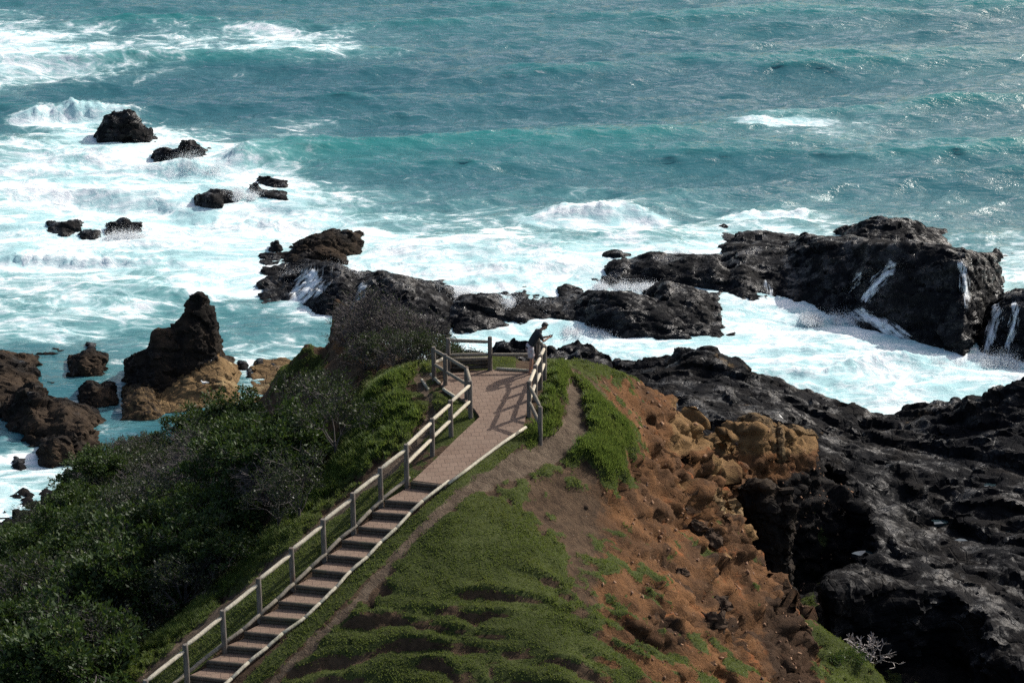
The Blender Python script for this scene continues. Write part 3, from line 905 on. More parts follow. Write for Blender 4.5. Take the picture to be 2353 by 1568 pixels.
def make_shelf():
    C = [PW(*p) for p in [
        (1400, 842, 2.2), (1420, 827, 3.0), (1455, 830, 3.2), (1490, 815, 4.0), (1540, 812, 4.2), (1590, 806, 4.6), (1640, 795, 5.6), (1668, 803, 5.4), (1700, 842, 4.4), (1720, 862, 3.6), (1760, 868, 3.6), (1810, 890, 3.3),
        (1850, 914, 2.8), (1890, 924, 2.8), (1930, 930, 2.6), (1990, 945, 2.2), (2040, 955, 2.0), (2100, 947, 2.2), (2150, 960, 1.8), (2230, 950, 2.6), (2262, 910, 4.2), (2320, 884, 5.2), (2352, 878, 5.4), (2450, 868, 5.6),
        (1440, 880, 3.4), (1500, 870, 3.6), (1560, 890, 4.6), (1600, 910, 5.6), (1640, 880, 4.6), (1700, 910, 4.8), (1760, 940, 4.6), (1850, 980, 4.4), (1900, 990, 3.6), (2000, 1000, 3.0), (2100, 1050, 2.8), (2200, 1000, 3.2), (2300, 980, 4.2), (2352, 1020, 3.8), (2352, 1120, 3.2),
        (1700, 1040, 5.0), (1850, 1035, 4.6), (1930, 1084, 4.2), (1940, 1158, 4.0), (1990, 1164, 3.8), (2010, 1268, 3.6), (2050, 1200, 3.1), (2100, 1150, 2.6), (2250, 1200, 2.6), (2150, 1280, 2.6), (2300, 1300, 3.0), (2352, 1400, 2.6), (2200, 1340, 3.2), (2080, 1350, 4.0), (1960, 1350, 4.6), (1930, 1400, 4.6),
        (2170, 1358, 3.9), (2242, 1395, 3.7), (2266, 1475, 3.6), (2320, 1530, 3.4), (2400, 1600, 3.2), (2500, 1500, 2.6), (2500, 1200, 3), (2500, 1000, 4)]]
    edge_px = [(1392, 850, 2), (1405, 832, 2.6), (1422, 824, 3.0), (1490, 812, 4.0), (1590, 803, 4.6), (1640, 792, 5.6), (1672, 803, 5.4), (1705, 842, 4.2), (1725, 860, 3.6), (1812, 888, 3.2), (1890, 922, 2.8), (1990, 944, 2.2), (2050, 956, 2.0), (2105, 946, 2.2), (2150, 958, 1.9), (2235, 948, 2.6), (2262, 906, 4.2), (2320, 881, 5.2), (2450, 865, 5.5), (2620, 900, 5),
               (2620, 1500, 2.8), (2420, 1620, 3.2), (2330, 1540, 3.4), (2268, 1480, 3.6), (2244, 1398, 3.7), (2178, 1362, 3.9), (2060, 1358, 4.2), (1945, 1358, 4.6), (1895, 1385, 4.6), (1890, 1330, 4.4), (1990, 1275, 3.7), (1985, 1170, 3.9), (1938, 1162, 4.0), (1930, 1090, 4.2), (1850, 1045, 4.6), (1700, 1060, 5.2), (1560, 1010, 5.2), (1420, 930, 4)]
    poly = [PW(*p)[:2] for p in edge_px]
    P = np.array(poly)
    st = .15
    xs, ys = np.arange(P[:, 0].min() - 2, P[:, 0].max() + 2, st), np.arange(P[:, 1].min() - 2, P[:, 1].max() + 2, st)
    X, Y = np.meshgrid(xs, ys)
    Z = rbf(C, X, Y, .02)
    Z = Z + .7 * fbm(X * .22, Y * .3, .4, 3, 101) + .32 * ridged(X * .5 + Y * .25, Y * .7, .2, 4, 102) - .1
    sd = poly_sd(poly, X, Y) + .6 * fbm(X * .6, Y * .6, .3, 4, 103)
    Z = np.where(sd > .5, Z, np.where(sd > -.5, Z * sstep(-.6, .35, sd) - 1.6 * (1 - sstep(-.6, .2, sd)), -3))
    V, Fc = solid_remesh(X, Y, Z, .15, zcut=-1.0)
    V = craggy(V, Fc, .62, 3.0, 105, aniso=2.2)
    V = craggy(V, Fc, .15, .9, 106, blocky=1.1, aniso=2.2)
    WATERLINE.append(V[(V[:, 2] > -.5) & (V[:, 2] < .7)][:, :2])
    x, y, z = V.T
    c = np.array([V[:, 0].mean(), V[:, 1].mean(), 0])
    me = mesh_np('rock_shelf', V - c, Fc, True)
    px, py = proj(x, y, z)
    n = fbm(x * .5, y * .5, .2, 4, 107)
    o_ = sstep(.15, .4, n) * sstep(1450, 1520, px) * sstep(2250, 2100, px) * sstep(1080, 1000, py) * .42
    setattr_f(me, 'ochre', o_)
    me.set_sharp_from_angle(angle=math.radians(34))
    o = link('rock_shelf', me, ROCK_SHELF)
    o.location = c
    tag(o, 'broad wet black rock shelf filling the lower right beyond the gully', 'rock shelf')
    return V, Fc


SHV, SHF = make_shelf()
rock('rock_stack', 'dark craggy column of rock standing at the right edge of the orange slope', [
    L([(1690, 1150), (1698, 1122), (1712, 1106), (1742, 1103), (1772, 1116), (1790, 1135), (1800, 1200), (1806, 1280)], [(1690, 1262), (1740, 1290), (1806, 1300)], 1.3, 2.2, 2.4, z0=6.6)], .11, .3, 1.2, 140, ROCK_BROWN)
rock('rock_outcrop', 'broken ochre rock face jutting out of the middle of the orange slope', [
    L([(1560, 1170), (1572, 1128), (1592, 1108), (1615, 1104), (1640, 1122), (1662, 1160), (1680, 1225)], [(1560, 1200), (1610, 1246), (1680, 1262)], 1.3, 1.6, 2.0, ochre=.6, z0=9.4)], .10, .34, 1.1, 141, ROCK_BROWN)
for q, (lab, lobe, och) in enumerate([
        ('pale ochre boulder at the tip of the orange outcrop above the dark gully', L([(1785, 1015), (1792, 992), (1812, 980), (1835, 984), (1858, 1005), (1868, 1022)], [(1785, 1022), (1830, 1032), (1868, 1026)], .9, 1.3, 2.0, ochre=.55, z0=5.6), 1),
        ('squarish ochre block in the outcrop left of the pale boulder', L([(1690, 1005), (1700, 965), (1730, 950), (1765, 958), (1785, 985), (1788, 1010)], [(1690, 1030), (1740, 1042), (1788, 1030)], 1.1, 1.6, 2.0, ochre=.5, z0=6.6), 1)]):
    rock('boulder', lab, [lobe], .1, .22, 1.1, 120 + q, ROCK_BROWN)
ck = M('dark_earth_clod')
ck.set(Base_Color=ck.mix(ck.noise(ck.coord(), 4, 5, .65), (.022, .016, .012), (.07, .045, .03)), Roughness=.95)
ck.b.inputs['Specular IOR Level'].default_value = .1
CLOD = ck.m
for q, (px, py, z, r, lab, dk) in enumerate([
        (1566, 1316, 12.3, .30, 'small black stone alone on the orange slope, upper one', 1), (1655, 1385, 11.3, .42, 'black boulder on the orange slope just above the big dark clod', 1),
        (1640, 1425, 11.5, .62, 'big dark rough clod of rock on the lower orange slope', 1), (1632, 1235, 11.7, .5, 'reddish dark rock lump high on the orange slope', 1),
        (1600, 1205, 12.0, .34, 'dark lump below the ochre outcrop on the orange slope', 1), (1345, 1165, 14.6, .12, 'pebble on the bare brown earth below the scarp', 1)]):
    r *= .72
    x, y, _ = PW(px, py, z)
    for _i in range(5): x, y, _ = PW(px, py, ground(x, y))
    zz = ground(x, y) - r * .25
    me0 = MB().ball((0, 0, 0), (r * 1.1, r * .9, r * .75), 24, 16).mesh('t')
    Vb = np.array([v.co for v in me0.vertices])
    bpy.data.meshes.remove(me0)
    u_ = Vb / r
    s_ = 1 + .45 * fbm(u_[:, 0] * 1.2 + q * 7, u_[:, 1] * 1.2, u_[:, 2] * 1.2, 4, 130 + q, .6)
    f1, f2, cid, tl = worley(u_[:, 0] * 1.6 + q, u_[:, 1] * 1.6, u_[:, 2] * 1.6, 131 + q)
    Vb = Vb * (s_ + .2 * (cid - .5) + .5 * tl)[:, None]
    b = MB().ball((0, 0, 0), 1, 24, 16)
    me = bpy.data.meshes.new('stone')
    me.from_pydata([tuple(v) for v in Vb], [], b.f)
    o = link('stone', me, CLOD)
    o.location = (x, y, zz + r * .12)
    tag(o, lab, 'stone')
# ------------------------------------------------------------------ sea
FX = [0, 150, 300, 450, 600, 750, 900, 1050, 1200, 1350, 1500, 1650, 1800, 1950, 2100, 2250, 2352]
FOAM = [
    (0,    [.12, .1, 0, 0, 0, 0, 0, 0, 0, 0, 0, 0, 0, 0, 0, 0, 0]),
    (40,   [.45, .3, .1, .0, 0, 0, 0, 0, 0, 0, 0, 0, 0, 0, 0, 0, 0]),
    (80,   [.75, .6, .45, .5, .6, .5, .2, .0, 0, 0, 0, 0, 0, 0, 0, 0, 0]),
    (120,  [.95, .85, .75, .7, .75, .7, .35, .05, 0, 0, 0, 0, 0, 0, 0, 0, 0]),
    (165,  [.8, .65, .45, .2, .2, .05, .0, 0, 0, 0, 0, 0, 0, 0, 0, 0, 0]),
    (200,  [.35, .1, .05, 0, 0, 0, 0, 0, 0, 0, 0, 0, 0, 0, 0, 0, 0]),
    (235,  [.05, .35, .1, 0, 0, 0, 0, 0, 0, 0, 0, 0, 0, 0, 0, 0, 0]),
    (270,  [.1, .8, .3, .25, .2, .3, .0, .05, 0, 0, 0, .15, .45, .3, .2, .05, 0]),
    (310,  [.35, .65, .6, .55, .4, .3, .2, .33, .1, .1, .05, .05, .25, .38, .25, .2, .1]),
    (350,  [.6, .75, .75, .7, .45, .25, .1, .1, .1, .12, 0, .0, .0, .2, .25, .2, .05]),
    (400,  [.8, .85, .85, .85, .55, .2, .1, .05, .05, .05, .05, 0, 0, .2, .1, .1, .15]),
    (450,  [.82, .88, .92, .95, .85, .55, .35, .25, .3, .35, .25, .25, .25, .25, .15, .15, .1]),
    (500,  [.78, .88, .92, .95, .92, .8, .6, .45, .45, .6, .4, .35, .5, .3, .2, .2, .2]),
    (550,  [.82, .9, .92, .92, .9, .85, .78, .68, .6, .55, .55, .55, .5, .4, .3, .3, .35]),
    (600,  [.9, .85, .75, .85, .95, .95, .92, .88, .8, .78, .78, .8, .6, .5, .4, .4, .45]),
    (650,  [.6, .6, .65, .75, .9, .95, .97, .97, .95, .93, .95, .98, .95, .85, .7, .5, .5]),
    (700,  [.55, .6, .6, .45, .3, .6, .9, 1, 1, 1, 1, .97, .95, .8, .7, .6, .6]),
    (750,  [.6, .55, .45, .2, .25, .3, .6, .95, 1, 1, 1, .97, .88, .8, .8, .75, .8]),
    (800,  [.24, .26, .28, .2, .42, .4, .6, .95, .95, .92, .9, .92, .88, .82, .8, .85, .9]),
    (850,  [.12, .14, .2, .2, .45, .4, .6, .9, .9, .9, .9, .9, .85, .85, .88, .9, .85]),
    (900,  [.12, .2, .25, .25, .3, .3, .6, .9, .9, .9, .9, .9, .85, .9, .92, .95, .9]),
    (960,  [.2, .22, .25, .2, .3, .3, .6, .9, .9, .9, .9, .9, .9, .9, .95, .95, .9]),
    (1030, [.35, .3, .2, .2, .3, .3, .5, .5, .5, .5, .5, .5, .5, .5, .5, .5, .5]),
    (1090, [.5, .5, .3, .3, .3, .3, .3, .3, .3, .3, .3, .3, .3, .3, .3, .3, .3]),
    (1150, [.6, .6, .4, .3, .3, .3, .3, .3, .3, .3, .3, .3, .3, .3, .3, .3, .3]),
    (1210, [.7, .65, .4, .3, .3, .3, .3, .3, .3, .3, .3, .3, .3, .3, .3, .3, .3]),
    (1280, [.95, .8, .4, .3, .3, .3, .3, .3, .3, .3, .3, .3, .3, .3, .3, .3, .3]),
    (1400, [.9, .8, .4, .3, .3, .3, .3, .3, .3, .3, .3, .3, .3, .3, .3, .3, .3]),
]


def foam_at(x, y):
    px, py = proj(x, y, np.zeros_like(x))
    fy = np.array([r[0] for r in FOAM], float)
    T = np.array([r[1] for r in FOAM], float)
    fx = np.array(FX, float)
    i = np.clip(np.searchsorted(fx, px) - 1, 0, len(fx) - 2)
    j = np.clip(np.searchsorted(fy, py) - 1, 0, len(fy) - 2)
    u = np.clip((px - fx[i]) / (fx[i + 1] - fx[i]), 0, 1)
    v = np.clip((py - fy[j]) / (fy[j + 1] - fy[j]), 0, 1)
    u, v = u * u * (3 - 2 * u), v * v * (3 - 2 * v)
    return (T[j, i] * (1 - u) + T[j, i + 1] * u) * (1 - v) + (T[j + 1, i] * (1 - u) + T[j + 1, i + 1] * u) * v


NF, LF = 1024, 210.0


def ocean_tile(seed, wind, wdir, cut=0.25, spread=4):
    r = np.random.default_rng(seed)
    k1 = np.fft.fftfreq(NF, LF / NF) * 2 * np.pi
    kx, ky = np.meshgrid(k1, k1)
    k = np.hypot(kx, ky)
    k[0, 0] = 1e-6
    Lw = wind ** 2 / 9.81
    cosw = (kx * wdir[0] + ky * wdir[1]) / k
    P = np.exp(-1 / (k * Lw) ** 2) / k ** 4 * np.abs(cosw) ** spread * np.exp(-(k * cut) ** 2)
    P[cosw < 0] *= 0.12
    P[0, 0] = 0
    hk = (r.standard_normal((NF, NF)) + 1j * r.standard_normal((NF, NF))) * np.sqrt(P)
    h = np.fft.ifft2(hk)
    sc = 1 / h.real.std()
    dx = np.fft.ifft2(-1j * kx / k * hk).real * sc
    dy = np.fft.ifft2(-1j * ky / k * hk).real * sc
    return h.real * sc, dx, dy


def tile_sample(T, x, y):
    u = (x / LF * NF) % NF
    v = (y / LF * NF) % NF
    i0, j0 = np.floor(u).astype(int) % NF, np.floor(v).astype(int) % NF
    fu, fv = u - np.floor(u), v - np.floor(v)
    i1, j1 = (i0 + 1) % NF, (j0 + 1) % NF
    return [(t[j0, i0] * (1 - fu) + t[j0, i1] * fu) * (1 - fv) + (t[j1, i0] * (1 - fu) + t[j1, i1] * fu) * fv for t in T]


# breaking crests: px, py, half length (m), height, half width, tilt (dy per dx)
BREAK = [(165, 262, 5.5, 1.5, 1.3, 0.25), (1360, 492, 6.5, 0.75, 1.2, 0.05), (1750, 490, 3.5, .9, .9, 0.1),
         (470, 398, 3.5, 1.1, 1.0, 0.4), (1000, 655, 7, 1.0, 1.2, -0.1), (150, 600, 7, .7, .8, 0), (1800, 284, 5, .3, .9, .08),
         (700, 640, 5, .7, 1.0, .1), (1480, 600, 5, .7, 1.2, .0), (1590, 590, 2.2, 1.0, .9, 0), (640, 505, 6, .6, 1.1, .1),
         (1900, 860, 5, .35, .8, .3), (2100, 830, 4, .35, .8, .3)]


def make_sea():
    ny, nx = 800, 760
    y = 62 * np.exp(np.linspace(0, math.log(430 / 62), ny))
    s = np.linspace(-0.52, 0.52, nx)
    X = y[:, None] * s[None, :]
    Y = np.repeat(y[:, None], nx, 1)
    A = ocean_tile(3, 6.6, (0.12, -0.993), 0.6, 14)
    B = ocean_tile(8, 3.5, (0.22, -0.975), 0.22, 7)
    C = ocean_tile(15, 2.0, (-0.10, -0.995), 0.08, 4)
    fo = foam_at(X, Y)
    a = tile_sample(A, X, Y)
    b = tile_sample(B, X + 31, Y + 17)
    c = tile_sample(C, X + 77, Y + 5)
    # shelter near the rocks
    gs = .4
    wl = np.concatenate(WATERLINE)
    gx, gy = ((wl[:, 0] + 60) / gs).astype(int), ((wl[:, 1] - 60) / gs).astype(int)
    ok = (gx >= 0) & (gx < 300) & (gy >= 0) & (gy < 320)
    D = np.zeros((320, 300))
    D[gy[ok], gx[ok]] = 1
    for _ in range(5):
        D = np.maximum.reduce([D, .86 * np.roll(D, 1, 0), .86 * np.roll(D, -1, 0), .86 * np.roll(D, 1, 1), .86 * np.roll(D, -1, 1)])
    for _ in range(3):
        D = (D + np.roll(D, 1, 0) + np.roll(D, -1, 0) + np.roll(D, 1, 1) + np.roll(D, -1, 1)) / 5
    qi, qj = np.clip(((Y - 60) / gs).astype(int), 0, 319), np.clip(((X + 60) / gs).astype(int), 0, 299)
    damp = D[qi, qj] * (Y > 60) * (Y < 187) * (np.abs(X) < 59)
    calm = (0.30 + 0.70 * sstep(100, 140, Y)) * (1 - .75 * damp)
    ha, hb = 0.40 * calm, 0.12 * (0.35 + 0.65 * calm)
    hc = .072 * (1 - .6 * damp) * (1 - .5 * sstep(.3, .8, fo))
    Z = a[0] * ha + b[0] * hb + c[0] * hc
    DX = -(a[1] * ha * 1.0 + b[1] * hb * .7 + c[1] * hc * .4)
    DY = -(a[2] * ha * 1.0 + b[2] * hb * .7 + c[2] * hc * .4)
    # turbulent white water
    t = ridged(X * 0.55, Y * 0.75, 0.3, 5, 21, .6)
    t2 = fbm(X * 2.2, Y * 2.6, 0.7, 3, 33)
    lum = sstep(.30, 1.0, fo) * (0.20 * (t - .45) + 0.07 * t2)
    Z = Z + lum * (1 - .6 * damp) - .06 * damp
    # long swells
    Z = Z + 0.35 * np.sin(Y * 2 * np.pi / 31 + 1.3 * fbm(X * .02, Y * .02, 0, 2, 5) * 4 + 0.6) * sstep(110, 160, Y) * (1 - .8 * damp)
    foam = fo + .25 * damp * sstep(.15, .5, fo)
    for (px, py, hl, h, hw, tilt) in BREAK:
        cx, cy, _ = U(px, py, 0)
        dx = X - cx
        yy = cy + tilt * dx + 0.8 * fbm(X * .25, X * 0 + py, 0, 3, 9)
        dy = Y - yy
        e = np.exp(-(dx / hl) ** 4)
        prof = np.where(dy < 0, np.exp(-(dy / (hw * .55)) ** 2), np.exp(-(dy / (hw * 1.9)) ** 2))
        lump = (0.75 + 0.5 * t2 + .35 * (t - .3)) * (1 - .7 * damp)
        Z = Z + h * e * prof * lump * (0.75 + .5 * noise2(X * .4, Y * 0 + py, 4))
        foam = np.maximum(foam, e * np.exp(-((dy + .5) / (hw * 1.5)) ** 2) * min(1.15, .62 + h * .75) * (.72 + .45 * sstep(-.2, .7, t)))
    V = np.stack([X + DX, Y + DY, Z], -1).reshape(-1, 3)
    Fc = grid_faces(ny, nx)
    # far sheet to the horizon
    fl = 4200.0
    n0 = len(V)
    outer = [(-fl, -600, -5), (fl, -600, -5), (fl, 2 * fl, -5), (-fl, 2 * fl, -5)]
    V = np.r_[V, np.array(outer)]
    Fc = np.r_[Fc, [[n0, n0 + 1, n0 + 2, n0 + 3]]]
    me = mesh_np('sea', V, Fc, True)
    setattr_f(me, 'foam', np.r_[foam.ravel(), np.zeros(4)])
    aer = np.clip(fo * 0.9 + 0.16 * sstep(190, 130, Y) * sstep(85, 105, Y), 0, 1)
    setattr_f(me, 'aer', np.r_[aer.ravel(), np.zeros(4)])
    setattr_f(me, 'crest', np.r_[((Z - Z.mean()) * 1.0).ravel(), np.zeros(4)])
    # relative offshore shade: bluer to the right and out
    k = M('sea_water')
    co = k.coord((0.55, 1.0, 1.0))
    warp = k.noise(co, 0.18, 3, 0.5, out='Color')
    wv = k.n.new('ShaderNodeVectorMath')
    wv.operation = 'MULTIPLY_ADD'
    k.t.links.new(warp, wv.inputs[0])
    wv.inputs[1].default_value = (5, 5, 0)
    k.t.links.new(co, wv.inputs[2])
    wc = wv.outputs[0]
    n1 = k.noise(wc, 0.32, 8, 0.62, 0.6)
    n2 = k.noise(wc, 1.5, 7, 0.66, 0.8)
    lace = k.voro(wc, 0.55, 'DISTANCE_TO_EDGE')
    lace2 = k.voro(wc, 1.6, 'DISTANCE_TO_EDGE')
    f = k.attr('foam')
    pat = k.math('ADD', k.math('MULTIPLY', n1, 0.62), k.math('MULTIPLY', n2, 0.38))
    lc = k.math('ADD', k.math('MULTIPLY', k.ramp(lace, 0, 0.16, 1, 0), 0.5), k.math('MULTIPLY', k.ramp(lace2, 0, 0.2, 1, 0), 0.35))
    val = k.math('ADD', pat, k.math('MULTIPLY', k.math('SUBTRACT', lc, 0.25), 0.16))
    thr = k.ramp(f, 0, 1, 0.80, 0.29, smooth=False)
    d = k.math('SUBTRACT', val, thr)
    fm = k.ramp(d, -0.075, 0.14)
    fm = k.math('MULTIPLY', fm, k.ramp(f, 0.02, 0.12))
    thin = k.ramp(d, -0.2, 0.08)
    aer_ = k.math('MULTIPLY', k.attr('aer'), k.ramp(n1, 0.3, 0.65, 0.55, 1.0))
    deep = k.mix(k.ramp(k.noise(k.coord((0.4, 1, 1)), 0.03, 3, 0.5), 0.35, 0.65), (0.027, 0.110, 0.136), (0.036, 0.140, 0.160))
    turq = (0.17, 0.42, 0.41)
    wcol = k.mix(k.ramp(k.attr('crest'), 0.0, 1.2, 0, 0.6), deep, (0.020, 0.205, 0.195))  # glow of backlit crests put into the water colour by height
    wcol = k.mix(k.ramp(aer_, 0.08, 0.95, 0, 0.85), wcol, turq)
    wcol = k.mix(k.math('MULTIPLY', thin, k.math('MULTIPLY', f, 0.65)), wcol, (0.40, 0.62, 0.62))
    foamc = k.mix(k.ramp(k.math('ADD', k.math('MULTIPLY', n2, .5), k.math('MULTIPLY', n1, .5)), 0.42, 0.62), (0.36, 0.57, 0.59), (0.86, 0.88, 0.88))
    rip = k.coord((.30, .85, 1), rot=(0, 0, .10))
    hb_ = k.math('ADD', k.math('MULTIPLY', k.noise(rip, 1.0, 4, 0.6, 0.5), 1.0), k.math('MULTIPLY', k.noise(rip, 3.0, 4, 0.6, .3), 0.25))
    bw = k.bump(hb_, 1.0, 0.46)
    # light scattered back from the water body hardly depends on the slope of the surface
    up = k.n.new('ShaderNodeVectorMath')
    up.operation = 'MULTIPLY_ADD'
    k.t.links.new(bw, up.inputs[0])
    up.inputs[1].default_value = (.35, .35, .35)
    up.inputs[2].default_value = (0, 0, .65)
    un = k.n.new('ShaderNodeVectorMath')
    un.operation = 'NORMALIZE'
    k.t.links.new(up.outputs[0], un.inputs[0])
    body = k.n.new('ShaderNodeBsdfDiffuse')
    k.put(body.inputs['Color'], wcol)
    k.t.links.new(un.outputs[0], body.inputs['Normal'])
    gl = k.n.new('ShaderNodeBsdfGlossy')
    gl.inputs['Roughness'].default_value = .13
    k.t.links.new(bw, gl.inputs['Normal'])
    fr = k.n.new('ShaderNodeFresnel')
    fr.inputs['IOR'].default_value = 1.40
    k.t.links.new(bw, fr.inputs['Normal'])
    m1 = k.n.new('ShaderNodeMixShader')
    k.t.links.new(fr.outputs[0], m1.inputs[0])
    k.t.links.new(body.outputs[0], m1.inputs[1])
    k.t.links.new(gl.outputs[0], m1.inputs[2])
    m2 = k.n.new('ShaderNodeMixShader')
    k.t.links.new(fm, m2.inputs[0])
    k.t.links.new(m1.outputs[0], m2.inputs[1])
    k.set(Base_Color=foamc, Roughness=.9, Normal=k.bump(k.math('ADD', n2, k.math('MULTIPLY', k.noise(co, 5, 4, .65), .4)), .5, .22))
    k.b.inputs['Specular IOR Level'].default_value = .2
    k.t.links.new(k.b.outputs[0], m2.inputs[2])
    k.t.links.new(m2.outputs[0], k.out.inputs[0])
    me.materials.append(k.m)
    o = link('sea', me)
    tag(o, 'teal sea with broad white foam and swells around the rocks', 'sea', kind='structure')
    return o


make_sea()
# ------------------------------------------------------------------ path, stairs, fences
def wood_material(name, a, b, c):
    k = M(name)
    co = k.coord((1, 1, 1))
    gr = k.noise(k.coord((9, 9, 1.2)), 2.2, 7, .65, .4)
    bl = k.noise(co, 1.4, 5, .6)
    col = k.mix(k.ramp(gr, .35, .68), a, b)
    col = k.mix(k.ramp(bl, .5, .72, 0, .6), col, c)
    kn = k.voro(k.coord((2, 2, 1)), 1.6)
    col = k.mix(k.ramp(kn, .03, .09, .7, 0), col, (.05, .035, .025))
    k.set(Base_Color=col, Roughness=.85, Normal=k.bump(gr, .5, .02))
    k.b.inputs['Specular IOR Level'].default_value = .2
    return k.m


WPOST = wood_material('weathered_post_timber', (.17, .15, .13), (.075, .064, .054), (.10, .055, .033))
WRAIL = wood_material('pale_rail_timber', (.54, .485, .375), (.35, .31, .235), (.27, .25, .215))
WGREY = wood_material('grey_rail_timber', (.22, .195, .155), (.12, .105, .085), (.27, .235, .17))
WEDGE = wood_material('bleached_edging_timber', (.50, .46, .36), (.28, .25, .19), (.13, .14, .075))
WSLEEP = wood_material('dark_sleeper_timber', (.095, .078, .060), (.048, .040, .032), (.055, .06, .03))


def paver_material():
    k = M('brick_pavers')
    co = k.coord((1, 1, 1), rot=(0, 0, math.radians(-8)))
    b = k.n.new('ShaderNodeTexBrick')
    k.t.links.new(co, b.inputs['Vector'])
    b.inputs['Scale'].default_value = 1.0
    b.inputs['Brick Width'].default_value = .25
    b.inputs['Row Height'].default_value = .25
    b.inputs['Mortar Size'].default_value = .011
    b.inputs['Mortar Smooth'].default_value = .3
    b.offset = .5
    b.inputs['Color1'].default_value = (.205, .142, .104, 1)
    b.inputs['Color2'].default_value = (.160, .107, .077, 1)
    b.inputs['Mortar'].default_value = (.092, .064, .049, 1)
    n = k.noise(k.coord(), 1.2, 6, .6)
    f = k.noise(k.coord(), 30, 4, .6)
    col = k.mix(k.ramp(n, .35, .7, .0, .55), b.outputs['Color'], (.20, .145, .108))
    col = k.mix(k.ramp(f, .4, .8, 0, .4), col, (.075, .05, .04))
    h = k.math('ADD', k.math('MULTIPLY', b.outputs['Fac'], -1.0), k.math('MULTIPLY', f, .25))
    k.set(Base_Color=col, Roughness=.9, Normal=k.bump(h, .6, .02))
    k.b.inputs['Specular IOR Level'].default_value = .25
    return k.m


PAVER = paver_material()


def make_path():
    # paved sheet following the ramp, cut to its outline on a fine grid of rows
    from mathutils.geometry import tessellate_polygon
    top = [p + Vector((0, 0, .02)) for p in PAVE]
    n = len(top)
    tri = tessellate_polygon([[Vector((p.x, p.y, 0)) for p in top]])
    v = [tuple(p) for p in top] + [tuple(p - Vector((0, 0, .3))) for p in top]
    f = [tuple(t) for t in tri] + [(k, k + n, (k + 1) % n + n, (k + 1) % n) for k in range(n)]
    me = bpy.data.meshes.new('paved_path')
    me.from_pydata(v, [], f)
    import bmesh
    bm = bmesh.new()
    bm.from_mesh(me)
    bmesh.ops.recalc_face_normals(bm, faces=bm.faces)
    bm.to_mesh(me)
    bm.free()
    o = link('paved_path', me, PAVER)
    tag(o, 'reddish brown brick paved path leading to the lookout platform', 'path', kind='structure')


make_path()


def log(mb, a, b, r, n=10, seg=4, taper=0.0, wob=.008):
    a, b = Vector(a), Vector(b)
    pts, rad = [], []
    L_ = (b - a).length
    ts = [0, .012 / L_ * 1.0] + [i / seg for i in range(1, seg)] + [1 - .012 / L_, 1]
    for t in ts:
        p = a.lerp(b, t)
        if 0.05 < t < .95: p += Vector((random.uniform(-wob, wob), random.uniform(-wob, wob), random.uniform(-wob, wob)))
        pts.append(p)
        rad.append(r * (1 - taper * t) * (.82 if t in (0, 1) else random.uniform(.96, 1.03)))
    mb.tube(pts, rad, n)
    return mb


def make_stairs():
    st = STEPS[0]
    base = (st[0] + st[1]) / 2
    root = empty('garden_stairs', base)
    tag(root, 'timber edged brick stairs climbing to the paved lookout path', 'stairs')
    o3 = -base
    for i in range(len(STEPS)):
        l, r = STEPS[i]
        if i + 1 < len(STEPS):
            nl, nr = STEPS[i + 1]
            nl, nr = Vector((nl.x, nl.y, l.z)), Vector((nr.x, nr.y, l.z))
        else:
            dl, dr = (STEPS[i][0] - STEPS[i - 1][0]), (STEPS[i][1] - STEPS[i - 1][1])
            continue
        ext = (nl - l) * .12
        mb = MB().prism([l, r, nr + ext, nl + ext], [p - Vector((0, 0, .42)) for p in (l, r, nr + ext, nl + ext)])
        s = mb.build('step', PAVER, root)
        s.data.transform(__import__('mathutils').Matrix.Translation(o3))
        d = (r - l).normalized()
        f = Vector((d.y, -d.x, 0))
        m2 = MB()
        log(m2, l - d * .06 + f * .035 - Vector((0, 0, .05)), r + d * .03 + f * .035 - Vector((0, 0, .05)), .062)
        log(m2, l - d * .06 + f * .03 - Vector((0, 0, .165)), r + d * .03 + f * .03 - Vector((0, 0, .165)), .06)
        q = m2.build('riser_log', WSLEEP, s, True)
        q.data.transform(__import__('mathutils').Matrix.Translation(o3))
    # riser of the path edge above the last step
    for (sd, extra) in ((0, .12), (1, .10)):
        for i in range(len(STEPS) - 1):
            a, b = STEPS[i][sd], STEPS[i + 1][sd]
            d = (STEPS[i][1] - STEPS[i][0]).normalized() * (-extra if sd == 0 else extra)
            up = Vector((0, 0, .03 if sd == 0 else .035))
            m2 = MB()
            log(m2, a + d + up, b + d + up, .055 if sd == 0 else .05, 8, 3)
            q = m2.build('side_log', WEDGE if sd else WGREY, root, True)
            q.data.transform(__import__('mathutils').Matrix.Translation(o3))
    m2 = MB()
    l, r = PAVE[0], PAVE[1]
    log(m2, l + Vector((-.05, -.05, -.05)), r + Vector((.03, -.05, -.05)), .062)
    log(m2, l + Vector((-.05, -.05, -.17)), r + Vector((.03, -.05, -.17)), .06)
    q = m2.build('riser_log', WSLEEP, root, True)
    q.data.transform(__import__('mathutils').Matrix.Translation(o3))


